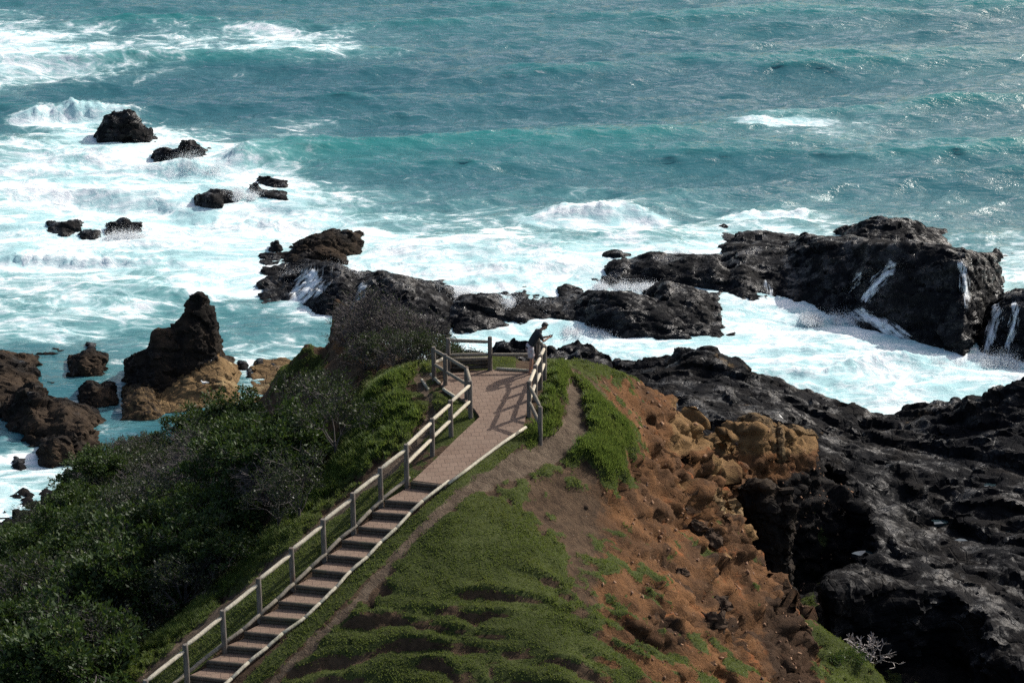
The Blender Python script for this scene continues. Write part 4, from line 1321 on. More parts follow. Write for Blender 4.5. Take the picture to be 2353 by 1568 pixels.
make_stairs()
mb = MB()
ed = [PAVE[1] + Vector((.10, .0, .045)), PAVE[2] + Vector((.07, -.02, .05)), PAVE[3] + Vector((.07, -.02, .05)), PAVE[4] + Vector((.07, 0, .05))]
mb.tube([ed[0], ed[0].lerp(ed[1], .5) + Vector((.01, 0, 0)), ed[1], ed[2], ed[3]], [.045, .05, .05, .05, .045], 8)
tag(mb.build('path_edging', WEDGE, None, True), 'thin bleached timber edging along the right side of the paved ramp', 'path edging')
for (a, b, lab) in (((990, 859, 16.95), (1010, 880, 16.9), 'short timber edging board left of the platform beside the corner post'),
                    ((1018, 893, 16.9), (1046, 912, 16.9), 'timber edging board half buried in turf left of the platform'),
                    ((968, 872, 16.8), (986, 897, 16.7), 'loose grey edging board lying on the bare track left of the platform')):
    m_ = MB()
    log(m_, U(*a), U(*b), .055, 8)
    tag(m_.build('edging_board', WEDGE, None, True), lab, 'edging board')
wl = empty('retaining_wall', U(1085, 852, 16.9))
tag(wl, 'low wall of stacked dark sleepers at the back of the platform', 'retaining wall')
for j in range(3):
    m_ = MB()
    a, b = Vector(U(1036, 852, 16.92)), Vector(U(1124, 849, 16.92))
    up = Vector((0, .12, .07 + .145 * j))
    log(m_, a + up, b + up, .075, 8)
    q = m_.build('sleeper', WSLEEP if j < 2 else WGREY, wl, True)
    q.data.transform(__import__('mathutils').Matrix.Translation(-Vector(wl.location)))
m_ = MB()
log(m_, Vector(U(1140, 846, 16.98)), Vector(U(1226, 856, 16.98)) + Vector((0, .2, 0)), .05, 8)
tag(m_.build('path_edging', WEDGE, None, True), 'pale timber edging at the back of the platform behind the man', 'path edging')


def zpath(px, py):
    """ground height of the ramp under a post-base pixel"""
    z = 16.5
    for _ in range(6):
        x, y, _z = U(px, py, z)
        d, v = line_d([(p[0], p[1], p[2]) for p in PATHC], np.array([x]), np.array([y]))
        z = float(v[0])
    return z


PH, PR, RR = 1.16, .075, .058


class Fence:
    def __init__(s, label):
        s.label = label
        s.posts = {}
        s.root = None

    def post(s, key, px, py, z=None, h=PH):
        z = zpath(px, py) if z is None else z
        b = Vector(U(px, py, z))
        if s.root is None:
            s.root = empty('timber_fence', b)
            tag(s.root, s.label, 'fence')
        s.posts[key] = (b, h)
        m_ = MB()
        lean = Vector((random.uniform(-.012, .012), random.uniform(-.012, .012), 0))
        bb = Vector((0, 0, -.35))
        m_.tube([b + bb, b, b + lean + Vector((0, 0, h * .5)), b + lean + Vector((0, 0, h - .03)), b + lean + Vector((0, 0, h))], [PR, PR * 1.02, PR, PR * .98, PR * .80], 12)
        q = m_.build('post', WPOST, s.root, True)
        q.data.set_sharp_from_angle(angle=math.radians(40))
        q.data.transform(__import__('mathutils').Matrix.Translation(-s.root.location))

    def rail(s, k0, k1, h0, h1, mat=None, r=RR, off=.0):
        a, b = s.posts[k0][0].copy(), s.posts[k1][0].copy()
        a.z += h0
        b.z += h1
        d = (b - a).normalized()
        a, b = a + d * .03, b - d * .03
        n = Vector((d.y, -d.x, 0)).normalized() * off
        a += n
        b += n
        L_ = (b - a).length
        m_ = MB()
        pts = [a, a.lerp(b, .05 / L_), a.lerp(b, .14 / L_), a.lerp(b, .4) + Vector((0, 0, random.uniform(-.012, .006))), a.lerp(b, .7), b.lerp(a, .14 / L_), b.lerp(a, .05 / L_), b]
        m_.tube(pts, [r * .45, r * .7, r, r * 1.03, r, r * .98, r * .7, r * .45], 10)
        q = m_.build('rail', mat or WRAIL, s.root, True)
        q.data.transform(__import__('mathutils').Matrix.Translation(-s.root.location))


lf = Fence('long post and rail fence up the left side of the stairs and path')
zs = lambda px, py: None
stair_posts = [(341, 1652), (430, 1567), (516, 1488), (597, 1424), (673, 1355), (745, 1283), (812, 1211), (875, 1157)]
W0, W1 = Vector(U(430, 1567, 13.62)), Vector(U(934, 1102, 16.32))
for i, (px, py) in enumerate(stair_posts):
    # the post stands on the straight stair line
    best = min((abs(proj(*(W0.lerp(W1, t / 400)))[0] - px), t) for t in range(-200, 401))
    p = W0.lerp(W1, best[1] / 400)
    lf.post(i, px, proj(*p)[1], p.z)
for key, px, py, z in ((8, 934, 1102, 16.32), (9, 993, 1041, 16.48), (10, 1036, 998, 16.6), (11, 1081, 953, 16.75), (12, 1072, 915, 16.87), (13, 1023, 885, 16.9), (14, 997, 868, 16.92)):
    lf.post(key, px, py, z, 1.16 if key < 12 else 1.1)
for i in range(8):
    lf.rail(i, i + 1, 1.10, .98 if i < 7 else 1.0)
for i in (8, 9, 10):
    lf.rail(i, i + 1, 1.09, 1.04)
    lf.rail(i, i + 1, .52, .50)
lf.rail(11, 12, 1.10, 1.05, WGREY)
lf.rail(12, 13, 1.03, 1.03, WGREY)
lf.rail(13, 14, 1.03, 1.0, WGREY)
lf.rail(12, 13, .5, .5, WGREY)
lf.rail(13, 14, .5, .5, WGREY)
bf = Fence('dark post and rail fence across the back of the platform')
bf.post(0, 1030, 851, 16.92)
bf.post(1, 1126, 851, 16.92, 1.2)
bf.rail(0, 1, 1.08, 1.02, WGREY)
bf.rail(0, 1, .55, .58, WGREY)
bf.posts[2] = lf.posts[14]
bf.rail(2, 0, .52, .52)
bf.posts[3] = (Vector(U(1236, 850, 16.9)), 1.1)
bf.rail(1, 3, .57, .55, WGREY)
rf = Fence('post and rail fence on the right of the platform where the man leans')
for key, px, py, z in ((0, 1241, 1011, 16.2), (1, 1215, 953, 16.72), (2, 1229, 915, 16.83), (3, 1241, 888, 16.9), (4, 1250, 866, 16.93), (5, 1236, 850, 16.9)):
    rf.post(key, px, py, z, 1.12 if key > 2 else 1.16)
rf.rail(0, 1, 1.12, 1.03, WGREY)
rf.rail(0, 1, .50, .48, WGREY)
for a in (1, 2, 3):
    rf.rail(a, a + 1, 1.08, 1.03)
    rf.rail(a, a + 1, .5, .5)
rf.rail(4, 5, 1.08, 1.04, WGREY)

# ------------------------------------------------------------------ the man leaning on the rail
def skin_mat(name, c, rough=.55):
    k = M(name)
    n = k.noise(k.coord(), 9, 4, .6)
    k.set(Base_Color=k.mix(k.ramp(n, .35, .7), c, (c[0] * .78, c[1] * .72, c[2] * .7)), Roughness=rough)
    return k.m


def cloth_mat(name, c, c2, scale=6, thr=(.5, .6), rough=.9):
    k = M(name)
    n = k.noise(k.coord(), scale, 4, .6, .5)
    w = k.noise(k.coord(), 40, 3, .6)
    k.set(Base_Color=k.mix(k.ramp(n, *thr), c, c2), Roughness=rough, Normal=k.bump(k.math('ADD', k.noise(k.coord(), 5, 3, .5), k.math('MULTIPLY', w, .15)), .6, .03))
    return k.m


def fused(name, mb, voxel, mat, parent, smooth=6):
    me = apply_mods(mb.mesh('t'), ('REMESH', dict(mode='VOXEL', voxel_size=voxel)), ('SMOOTH', dict(factor=.5, iterations=smooth)))
    me.name = name
    me.polygons.foreach_set('use_smooth', np.ones(len(me.polygons), bool))
    me.materials.clear()
    return link(name, me, mat, parent)


def limb(mb, pts, rad, n=12):
    """tapered limb with rounded joints, resampled along its length"""
    P_, R_ = [], []
    for i in range(len(pts) - 1):
        for t in np.linspace(0, 1, 6)[:-1]:
            P_.append(Vector(pts[i]).lerp(Vector(pts[i + 1]), t))
            R_.append(rad[i] + (rad[i + 1] - rad[i]) * t)
    P_.append(Vector(pts[-1]))
    R_.append(rad[-1])
    mb.tube(P_, R_, n)
    for p, r in ((pts[0], rad[0]), (pts[-1], rad[-1])): mb.ball(p, r * .98, 10, 8)
    return mb


def make_man():
    # local frame: +X the way he faces, +Y his left, Z up, origin between the feet
    root = empty('person', Vector(U(1221, 856, 16.94)), math.radians(12))
    tag(root, 'barefoot man in dark t-shirt and pale shorts leaning on the rail over a phone', 'person')
    K = M('x') and None
    skin = skin_mat('tanned_skin', (.36, .19, .125))
    hips = Vector((-.06, 0, .95))
    chest = Vector((.12, 0, 1.28))
    neck = Vector((.27, 0, 1.46))
    b = MB()
    # pelvis, torso
    b.ball(hips, (.125, .165, .13))
    for t in np.linspace(0, 1, 9):
        p = hips.lerp(Vector((.22, 0, 1.41)), t)
        w = .150 + .045 * math.sin(t * 2.2)
        if t > .85: w *= .88
        b.ball(p, (.105 + .02 * math.sin(t * 3), w, .105), rot=None)
    limb(b, [Vector((.22, 0, 1.42)), Vector((.30, 0, 1.49)), Vector((.385, 0, 1.555))], [.075, .056, .055])
    hc = Vector((.435, 0, 1.615))      # head bowed forward, looking at the phone
    from mathutils import Euler
    tilt = Euler((0, math.radians(38), 0))
    R = tilt.to_matrix()
    hp = lambda x, y, z: hc + R @ Vector((x, y, z))
    b.ball(hp(-.01, 0, .03), (.098, .076, .098), 16, 12, tilt)
    b.ball(hp(.03, 0, -.045), (.062, .058, .080), 14, 10, tilt)      # face / jaw
    b.ball(hp(.055, 0, -.098), (.028, .030, .022), 10, 8, tilt)      # chin
    b.ball(hp(.100, 0, -.020), (.020, .014, .026), 8, 8, tilt)       # nose
    b.ball(hp(.085, 0, .018), (.018, .046, .012), 10, 8, tilt)       # brow
    b.ball(hp(.083, 0, -.066), (.014, .026, .012), 8, 8, tilt)       # lips
    for s in (-1, 1):
        b.ball(hp(-.008, s * .077, -.012), (.020, .012, .032), 8, 8, tilt)
        # legs: near straight, near one forward
        hipj = hips + Vector((.0, s * .092, -.04))
        knee = Vector((-.01 + (.03 if s > 0 else -.02), s * .105, .50))
        ank = Vector((-.07 + (.10 if s > 0 else -.02), s * .115, .085))
        limb(b, [hipj, hipj.lerp(knee, .5), knee, knee.lerp(ank, .32), ank], [.098, .080, .056, .058, .037])
        b.ball(knee.lerp(ank, .28) + Vector((-.022, 0, 0)), (.042, .045, .095))
        # foot
        limb(b, [ank + Vector((-.035, 0, -.050)), ank + Vector((.05, s * .008, -.045)), ank + Vector((.14, s * .018, -.063))], [.036, .037, .024])
        for t in range(5):
            y = s * (-.030 + .016 * t + .018)
            limb(b, [ank + Vector((.13, y, -.068)), ank + Vector((.178 - .009 * t, y * 1.08, -.073))], [.013, .010 if t else .013], 8)
        # arms: elbows on the rail, forearms out over it
        sh = Vector((.225, s * .185, 1.40))
        el = Vector((.36, s * .165, 1.150))
        wr = Vector((.575, s * .058, 1.225))
        limb(b, [sh, sh.lerp(el, .45), el, el.lerp(wr, .3), wr], [.056, .049, .041, .041, .027])
        # hand: palm, four curled fingers and a thumb round the phone
        pd = Vector((1, -s * .25, .22)).normalized()
        side = Vector((0, -s * .3, 1)).normalized()
        palm = wr + pd * .050
        b.ball(palm, (.046, .017, .038), 10, 8, Euler((0, -.25, -s * .25)))
        for t in range(4):
            root_ = palm + pd * (.036 - .004 * abs(t - 1)) + side * (.024 - .017 * t)
            ln = (.040, .045, .041, .032)[t]
            k1 = root_ + pd * ln + Vector((0, -s * .012, 0))
            k2 = k1 + (pd * .35 + Vector((0, -s * .9, .05))) * ln * .62
            k3 = k2 + (pd * -.45 + Vector((0, -s * .75, .05))) * ln * .5
            limb(b, [root_, k1, k2, k3], [.0098, .0092, .0084, .0074], 8)
        th0 = palm + side * .026 - pd * .018
        th1 = th0 + side * .030 + pd * .022 + Vector((0, -s * .006, 0))
        th2 = th1 + pd * .026 + Vector((0, -s * .018, .004))
        limb(b, [th0, th1, th2], [.0125, .0105, .0085], 8)
    fused('body', b, .0085, skin, root, 3)
    # eyes, set in the face
    em = M('eye_white').set(Base_Color=(.6, .58, .55), Roughness=.3)
    for s in (-1, 1):
        MB().ball(hp(.078, s * .031, -.004), .0115, 8, 8).build('eye', em, root, True)
    # hair: short sides, longer swept top
    h = MB()
    h.ball(hp(-.020, 0, .052), (.103, .082, .092), 16, 12, tilt)
    h.ball(hp(-.062, 0, .010), (.058, .072, .082), 14, 10, tilt)
    for q in range(46):
        a = random.uniform(-1, 1)
        u_ = random.uniform(-.9, 1)
        p0 = hp(.01 + .06 * u_, .066 * a, .115 - .030 * a * a - .022 * u_ * u_)
        p1 = p0 + R @ Vector((.035, .012 * a, .012 - .012 * u_))
        h.tube([p0, p0.lerp(p1, .6) + Vector((0, 0, .006)), p1 - Vector((0, 0, .004))], [.015, .012, .004], 6)
    hk = M('dark_brown_hair')
    hk.set(Base_Color=(.018, .013, .011), Roughness=.5, Normal=hk.bump(hk.noise(hk.coord((30, 30, 30)), 2, 4, .6), .8, .02))
    fused('hair', h, .009, hk.m, root, 2)
    # t-shirt
    t_ = MB()
    for t in np.linspace(-.10, 1, 12):
        p = hips.lerp(Vector((.22, 0, 1.42)), t)
        w = .170 + .038 * math.sin(max(t, 0) * 2.2)
        if t > .88: w *= .9
        t_.ball(p + Vector((0, 0, .01)), (.128 + .015 * math.sin(max(t, 0) * 3), w, .095))
    limb(t_, [Vector((.20, 0, 1.42)), Vector((.285, 0, 1.472))], [.085, .062])
    for s in (-1, 1):
        limb(t_, [Vector((.20, s * .12, 1.42)), Vector((.225, s * .188, 1.405)), Vector((.285, s * .180, 1.29)), Vector((.305, s * .176, 1.25))], [.082, .072, .066, .068])
    fused('tshirt', t_, .011, cloth_mat('charcoal_tshirt', (.014, .016, .021), (.010, .012, .016)), root, 3)
    # shorts
    s_ = MB()
    s_.ball(hips + Vector((.0, 0, .03)), (.140, .180, .105))
    s_.ball(hips + Vector((-.01, 0, -.06)), (.145, .185, .12))
    for s in (-1, 1):
        hipj = hips + Vector((0, s * .095, -.06))
        knee = Vector((-.02 + (.03 if s > 0 else -.015), s * .112, .60))
        limb(s_, [hipj, hipj.lerp(knee, .6), knee.lerp(hipj, .18)], [.118, .112, .116])
    fused('shorts', s_, .011, cloth_mat('pale_patterned_shorts', (.42, .40, .42), (.34, .19, .19), 7, (.52, .60)), root, 3)
    # the phone is a thing of its own
    ph = empty('phone', root.location + Vector((.655 * math.cos(math.radians(12)), .655 * math.sin(math.radians(12)), 1.262)), math.radians(12))
    tag(ph, 'dark smartphone held in both hands by the leaning man', 'phone')
    Rm = Euler((0, math.radians(-28), 0)).to_matrix()
    def slab(dx, dy, dz, up):
        c = [(-dx, -dy), (dx, -dy), (dx, dy), (-dx, dy)]
        return MB().prism([Rm @ Vector((x, y, up + dz)) for x, y in c], [Rm @ Vector((x, y, up)) for x, y in c])
    slab(.073, .036, .008, 0).build('phone_case', M('phone_case').set(Base_Color=(.02, .02, .022), Roughness=.4), ph, bevel=.003)
    slab(.066, .032, .0015, .008).build('screen', M('phone_screen').set(Base_Color=(.01, .012, .016), Roughness=.08), ph)


make_man()


def make_gull():
    x, y, z = U(469, 876, 2.2)
    # rest on the rock
    d2 = (STKV[:, 0] - x) ** 2 + (STKV[:, 1] - y) ** 2
    # the ray meets the rock surface: pick the nearest vertex in the picture
    px, py = proj(*STKV.T)
    m_ = (px - 469) ** 2 + (py - 882) ** 2
    c = np.where(m_ < 16)[0]
    v = STKV[c[np.argmin(STKV[c, 1])]] if len(c) else np.array([x, y, z])
    root = empty('seagull', (v[0], v[1], v[2] - .01), math.radians(200))
    tag(root, 'white seagull standing on the ochre slab of the rock stack', 'seagull')
    white = M('gull_white').set(Base_Color=(.8, .8, .78), Roughness=.8)
    grey = M('gull_grey').set(Base_Color=(.32, .34, .36), Roughness=.8)
    red = M('gull_red').set(Base_Color=(.45, .07, .03), Roughness=.5)
    b = MB()
    limb(b, [(-.17, 0, .17), (-.05, 0, .17), (.07, 0, .19), (.13, 0, .25), (.15, 0, .30)], [.022, .066, .07, .042, .036])
    b.ball((.16, 0, .31), (.046, .036, .038))
    fused('body', b, .008, white, root, 4)
    for s in (-1, 1):
        w = MB()
        limb(w, [(.08, s * .06, .20), (-.06, s * .068, .20), (-.25, s * .02, .165)], [.03, .042, .01])
        w.build('wing', grey, root, True)
        l = MB()
        l.tube([(.0, s * .03, .12), (-.005, s * .03, .05), (.0, s * .03, 0)], [.009, .006, .006], 6)
        l.tube([(0, s * .03, .006), (.05, s * .045, .004)], [.006, .004], 6)
        l.tube([(0, s * .03, .006), (.05, s * .015, .004)], [.006, .004], 6)
        l.build('leg', red, root, True)
    MB().tube([(.195, 0, .308), (.245, 0, .295)], [.012, .003], 6).build('beak', red, root, True)


make_gull()
# ------------------------------------------------------------------ vegetation
def leaf_mat(name, c1, c2, c3, rough=.52):
    k = M(name)
    oi = k.n.new('ShaderNodeObjectInfo').outputs['Random']
    ge = k.n.new('ShaderNodeNewGeometry').outputs['Random Per Island']
    col = k.mix(ge, c1, c2)
    col = k.mix(k.ramp(ge, .92, .97), col, c3)
    col = k.mix(k.ramp(oi, 0, 1, 0, .45), col, (c1[0] * .8, c1[1] * .7, c1[2] * .9))
    k.set(Base_Color=col, Roughness=rough)
    k.b.inputs['Specular IOR Level'].default_value = .20
    # thin leaves let some light through
    tr = k.n.new('ShaderNodeBsdfTranslucent')
    k.put(tr.inputs['Color'], k.mix(.5, col, (.10, .16, .02)))
    mx = k.n.new('ShaderNodeMixShader')
    mx.inputs[0].default_value = .22
    k.t.links.new(k.b.outputs[0], mx.inputs[1])
    k.t.links.new(tr.outputs[0], mx.inputs[2])
    k.t.links.new(mx.outputs[0], k.out.inputs[0])
    return k.m


LEAF = leaf_mat('glossy_shrub_leaf', (.022, .044, .013), (.040, .068, .020), (.095, .115, .034))
LEAFG = leaf_mat('bright_green_leaf', (.040, .075, .016), (.055, .095, .022), (.10, .13, .04), .5)
LEAFD = leaf_mat('dull_shrub_leaf', (.022, .032, .018), (.036, .044, .026), (.06, .06, .035), .42)
tk = M('grey_twig')
tk.set(Base_Color=tk.mix(tk.noise(tk.coord(), 5, 4, .6), (.040, .033, .032), (.085, .072, .068)), Roughness=.85)
TWIG = tk.m
tk = M('pale_dead_twig')
tk.set(Base_Color=tk.mix(tk.noise(tk.coord(), 5, 4, .6), (.20, .17, .16), (.30, .27, .25)), Roughness=.85)
DEADTWIG = tk.m


def shrub_meshes(seed, h, r, leafy, nb=7, depth=4, leaf=.085, flat=.75, trunk=.06, clear=.15, twigr=.009, per=9):
    """branching skeleton -> (twig mesh, leaf mesh); crown is as uneven as the branching"""
    R = random.Random(seed)
    seg, tips = [], []

    def grow(p, d, L_, rad, lev):
        n = 2
        q = p
        for i in range(n):
            d2 = (d + Vector((R.uniform(-.28, .28), R.uniform(-.28, .28), R.uniform(-.10, .22)))).normalized()
            q2 = q + d2 * (L_ / n)
            seg.append((q, q2, rad * (1 - .3 * i / n), rad * (1 - .3 * (i + 1) / n)))
            q, d = q2, d2
        if lev >= depth:
            tips.append((q, d))
            return
        kn = R.choice((2, 3, 3)) if lev < depth - 1 else R.choice((2, 3, 3, 4))
        for _ in range(kn):
            a = Vector((R.gauss(0, 1), R.gauss(0, 1), R.gauss(.25, .7))).normalized()
            grow(q, (d * .75 + a * .75).normalized(), L_ * R.uniform(.58, .88), max(rad * .62, twigr), lev + 1)
        if lev >= depth - 2: tips.append((q, d))
    for b in range(nb):
        t = 2 * math.pi * (b + R.uniform(-.35, .35)) / nb
        ou = R.uniform(.25, 1.0)
        d = Vector((math.cos(t) * ou, math.sin(t) * ou, R.uniform(.55, 1.1) * flat + .25)).normalized()
        grow(Vector((math.cos(t) * .06, math.sin(t) * .06, clear * h * R.uniform(.5, 1))), d, h * R.uniform(.26, .40), trunk * R.uniform(.45, .7), 1)
    mb = MB()
    mb.tube([(0, 0, -.25), (.02, 0, clear * h * .5), (0, .02, clear * h)], [trunk * 1.25, trunk, trunk * .8], 6)
    nt = len(mb.v), len(mb.f)
    for (a, c, r0, r1) in seg: mb.tube([a, c], [r0, r1], 3, cap=False)
    tw = np.array(mb.v)
    # fit the crown into its height and radius
    hz = max(p[2] for p in mb.v)
    rr = np.percentile(np.hypot(tw[:, 0], tw[:, 1]), 97)
    sx, sz = r / rr, h / hz
    S = np.array([sx, sx, sz])
    mb.v = [tuple(np.array(p) * S) for p in mb.v]
    V, Fc = [], []
    for (p, d) in tips:
        if R.random() > leafy: continue
        p = Vector(np.array(p) * S)
        m = max(2, int(per * R.uniform(.6, 1.4)))
        for _ in range(m):
            ax = (d + Vector((R.gauss(0, .8), R.gauss(0, .8), R.gauss(.2, .6)))).normalized()
            sd = ax.cross(Vector((R.gauss(0, 1), R.gauss(0, 1), R.gauss(0, 1)))).normalized()
            L_ = leaf * R.uniform(.6, 1.3)
            o = p + Vector((R.gauss(0, .075), R.gauss(0, .075), R.gauss(0, .06)))
            i = len(V)
            nrm = ax.cross(sd) * L_ * .12
            V += [o, o + ax * L_ * .5 + sd * L_ * .24 + nrm, o + ax * L_, o + ax * L_ * .5 - sd * L_ * .24 + nrm]
            Fc.append((i, i + 1, i + 2, i + 3))
    tm = mb.mesh('trunk')
    lm = mesh_np('crown', [tuple(v) for v in V], Fc, False) if V else None
    return tm, lm


KIND = {}
for nm, sd_, kw in (('leafy', (1, 2, 3, 4), dict(h=2.3, r=1.75, leafy=1.0, nb=9, depth=5, per=13, leaf=.135)),
                    ('mixed', (5, 6, 7), dict(h=2.2, r=1.6, leafy=.6, nb=8, depth=5, per=8, leaf=.10)),
                    ('bare', (8, 9, 10), dict(h=2.2, r=1.5, leafy=.10, nb=13, depth=5, per=4, leaf=.07, flat=1.0, clear=.08)),
                    ('tree', (12, 13), dict(h=2.3, r=1.15, leafy=.95, nb=5, depth=5, per=6, leaf=.085, clear=.3, trunk=.055))):
    KIND[nm] = [shrub_meshes(s, **kw) for s in sd_]
LM = dict(leafy=LEAF, mixed=LEAFD, bare=LEAFD, tree=LEAFD)


def shrub(kind, x, y, s, label, group, z=None, var=None, name='coastal_shrub', cat='shrub', rz=None, sz=1.0, mats=None):
    tm, lm = KIND[kind][var if var is not None else random.randrange(len(KIND[kind]))]
    z = ground(x, y) if z is None else z
    root = empty(name, (x, y, z - .08), random.uniform(0, 6.28) if rz is None else rz)
    root.scale = (s, s, s * sz)
    tag(root, label, cat, group)
    link('trunk', tm, (mats or (TWIG, 0))[0], root)
    if lm: link('crown', lm, mats[1] if mats else LM[kind], root)
    return root


def hidden_below(px, py, z):
    return U(px, py, z)


GRP = 'shrubs of the thicket on the left slope'
R_ = random.Random(5)
placed = []
ZONES = [  # zone test on the picture of the crown top, label stem
    (lambda px, py: py > 1390 and px < 330, 'dull green shrub of the thicket in the lower left corner'),
    (lambda px, py: py > 1240 and px < 130, 'dark shrub at the seaward edge of thicket by the white wash'),
    (lambda px, py: py > 1240, 'dark green leafy shrub in thicket below the lower stairs'),
    (lambda px, py: py > 1060 and px < 480, 'leafy shrub with light green tips in the middle of the thicket'),
    (lambda px, py: py > 1060, 'dark shrub in thicket beside the grass bank and middle stairs'),
    (lambda px, py: px < 400, 'shrub at the sea edge of thicket above the rocky cove'),
    (lambda px, py: px < 660, 'shrub at the top of thicket below the ochre rock slabs'),
    (lambda px, py: True, 'shrub at the top of thicket against the mossy mound'),
]
BANKP = G['bank']
for q in range(5000):
    x, y = R_.uniform(-25, -3.2), R_.uniform(43, 90)
    g = ground(x, y)
    if g < .9 or g > 15.2: continue
    bx, by = proj(x, y, g)
    s = R_.uniform(.85, 1.35)
    if g < 3: s *= .8
    tx, ty = proj(x, y, g + 2.2 * s)
    if bx < -130 or ty > 1640: continue
    # keep off the grass bank, track, stairs and mound
    if float(poly_sd(BANKP, np.array([bx]), np.array([by]))[0]) > -6 + 25 * s * .3: continue
    if bx > 200 and by > 870 and bx > np.interp(by, [870, 930, 1010, 1120, 1240, 1370, 1450, 1600], [800, 815, 800, 745, 640, 545, 440, 210]) - 62 * s: continue
    if y > 66 and bx > 600 and by < 860: continue
    if tx > 520 and ty < 925: continue
    if ty < np.interp(tx, [0, 60, 190, 200, 240, 300, 345, 420, 560, 640, 700, 800], [1215, 1165, 1120, 1040, 985, 985, 935, 905, 915, 945, 985, 1030]) : continue
    if any((x - a) ** 2 + (y - b) ** 2 < (1.08 * (s + c) * .75) ** 2 for a, b, c in placed): continue
    placed.append((x, y, s))
for (x, y, s) in placed:
    g = ground(x, y)
    tx, ty = proj(x, y, g + 2.0 * s)
    # leafless grey belt through the middle of the thicket and along its upper edge
    v = float(noise2(np.array([tx / 170.]), np.array([ty / 120.]), 3)[0])
    belt = (960 < ty + 60 * v < 1110 and 180 < tx < 720) or (tx > 560 and 880 < ty < 1060 and v > 0)
    kind = R_.choices(('bare', 'mixed', 'leafy'), (3, 5, 3) if belt else (0.3, 1.7, 8))[0]
    zn = next(t for f_, t in ZONES if f_(tx, ty))
    pre = {'bare': 'leafless grey twiggy ', 'mixed': 'thinly leaved grey ', 'leafy': ''}[kind]
    if pre:
        zn = pre + 'shrub' + zn.split('shrub', 1)[1]
    sh_ = shrub(kind, x, y, s, zn, zn, sz=R_.uniform(.85, 1.1))
# singled-out shrubs and small trees
for (px, py, z0, kind, s, lab, nm) in [
        (688, 1195, 13.7, 'tree', 1.0, 'small round tree with a bare crooked trunk on the grass beside the stairs', 'small_tree'),
        (770, 1045, 14.2, 'tree', 1.15, 'slender small tree at the thicket edge beside the bright grass bank', 'small_tree'),
        (735, 985, 14.2, 'mixed', 1.0, 'thin leaved shrub between the mound and the grass bank', 'coastal_shrub'),
        (640, 1215, 13.0, 'tree', .9, 'small multi stemmed tree just left of the round tree by the stairs', 'small_tree')]:
    x, y, _ = U(px, py, z0)
    for _i in range(6):
        x, y, _ = U(px, py, ground(x, y))
    shrub(kind, x, y, s, lab, 'small trees beside the grass bank' if kind == 'tree' else None, name=nm, cat='tree' if kind == 'tree' else 'shrub')
nb_ = 0
for (px, y, s, kind) in [(815, 68, .9, 'bare'), (835, 68, 1.2, 'bare'), (870, 67.2, 1.35, 'bare'), (905, 66.5, 1.3, 'bare'), (940, 66.4, 1.3, 'bare'), (975, 66, 1.1, 'bare'), (1010, 65.6, .9, 'mixed'), (1050, 65.4, .75, 'mixed'), (1095, 65, .62, 'mixed'),
                         (850, 66.5, .9, 'bare'), (840, 65.2, .8, 'bare'), (870, 64.6, .9, 'mixed'), (910, 63.6, .8, 'bare'), (950, 63.2, .75, 'mixed'), (990, 63.0, .62, 'mixed'), (850, 70, 1.2, 'bare'), (910, 69, 1.3, 'bare'), (960, 69, 1.1, 'bare')]:
    x = (px - CX) / F * (y * CPI + (H - 14.5) * SPI)
    lab = ('leafless grey brown twiggy shrub in the dense clump behind the left platform corner' if kind == 'bare' else 'low dark shrub with few leaves at the foot of the leafless clump behind the platform')
    shrub(kind, x, y, s * .80, lab, lab, sz=.95)
# dead bush low on the right edge
x, y, _ = U(1990, 1508, 8.4)
tm, lm = shrub_meshes(77, h=1.0, r=1.0, leafy=0, nb=9, depth=4, flat=.7, clear=.05, trunk=.03, twigr=.010)
KIND['dead'] = [(tm, None)]
shrub('dead', x + .15, y + .3, 1.0, 'pale leafless dead bush at the edge of the gully lower right', None, name='dead_bush', cat='bush', mats=(DEADTWIG, None))

# leafy plants among the right-hand grass
KIND['herb'] = [shrub_meshes(90 + i, h=.35, r=.4, leafy=1, nb=6, depth=3, per=5, leaf=.10, clear=.03, trunk=.012, twigr=.004) for i in range(2)]
for (px, py) in ((1915, 1440), (1932, 1462), (1955, 1505), (1925, 1520), (1975, 1520)):
    x, y, _ = U(px, py, 9)
    for _i in range(6): x, y, _ = U(px, py, ground(x, y))
    shrub('herb', x, y, random.uniform(.6, 1.0), 'bright green broad leaved weed on the lit grass at lower right', 'green weeds on the lower right grass', name='weed', cat='plant', mats=(TWIG, LEAFG))


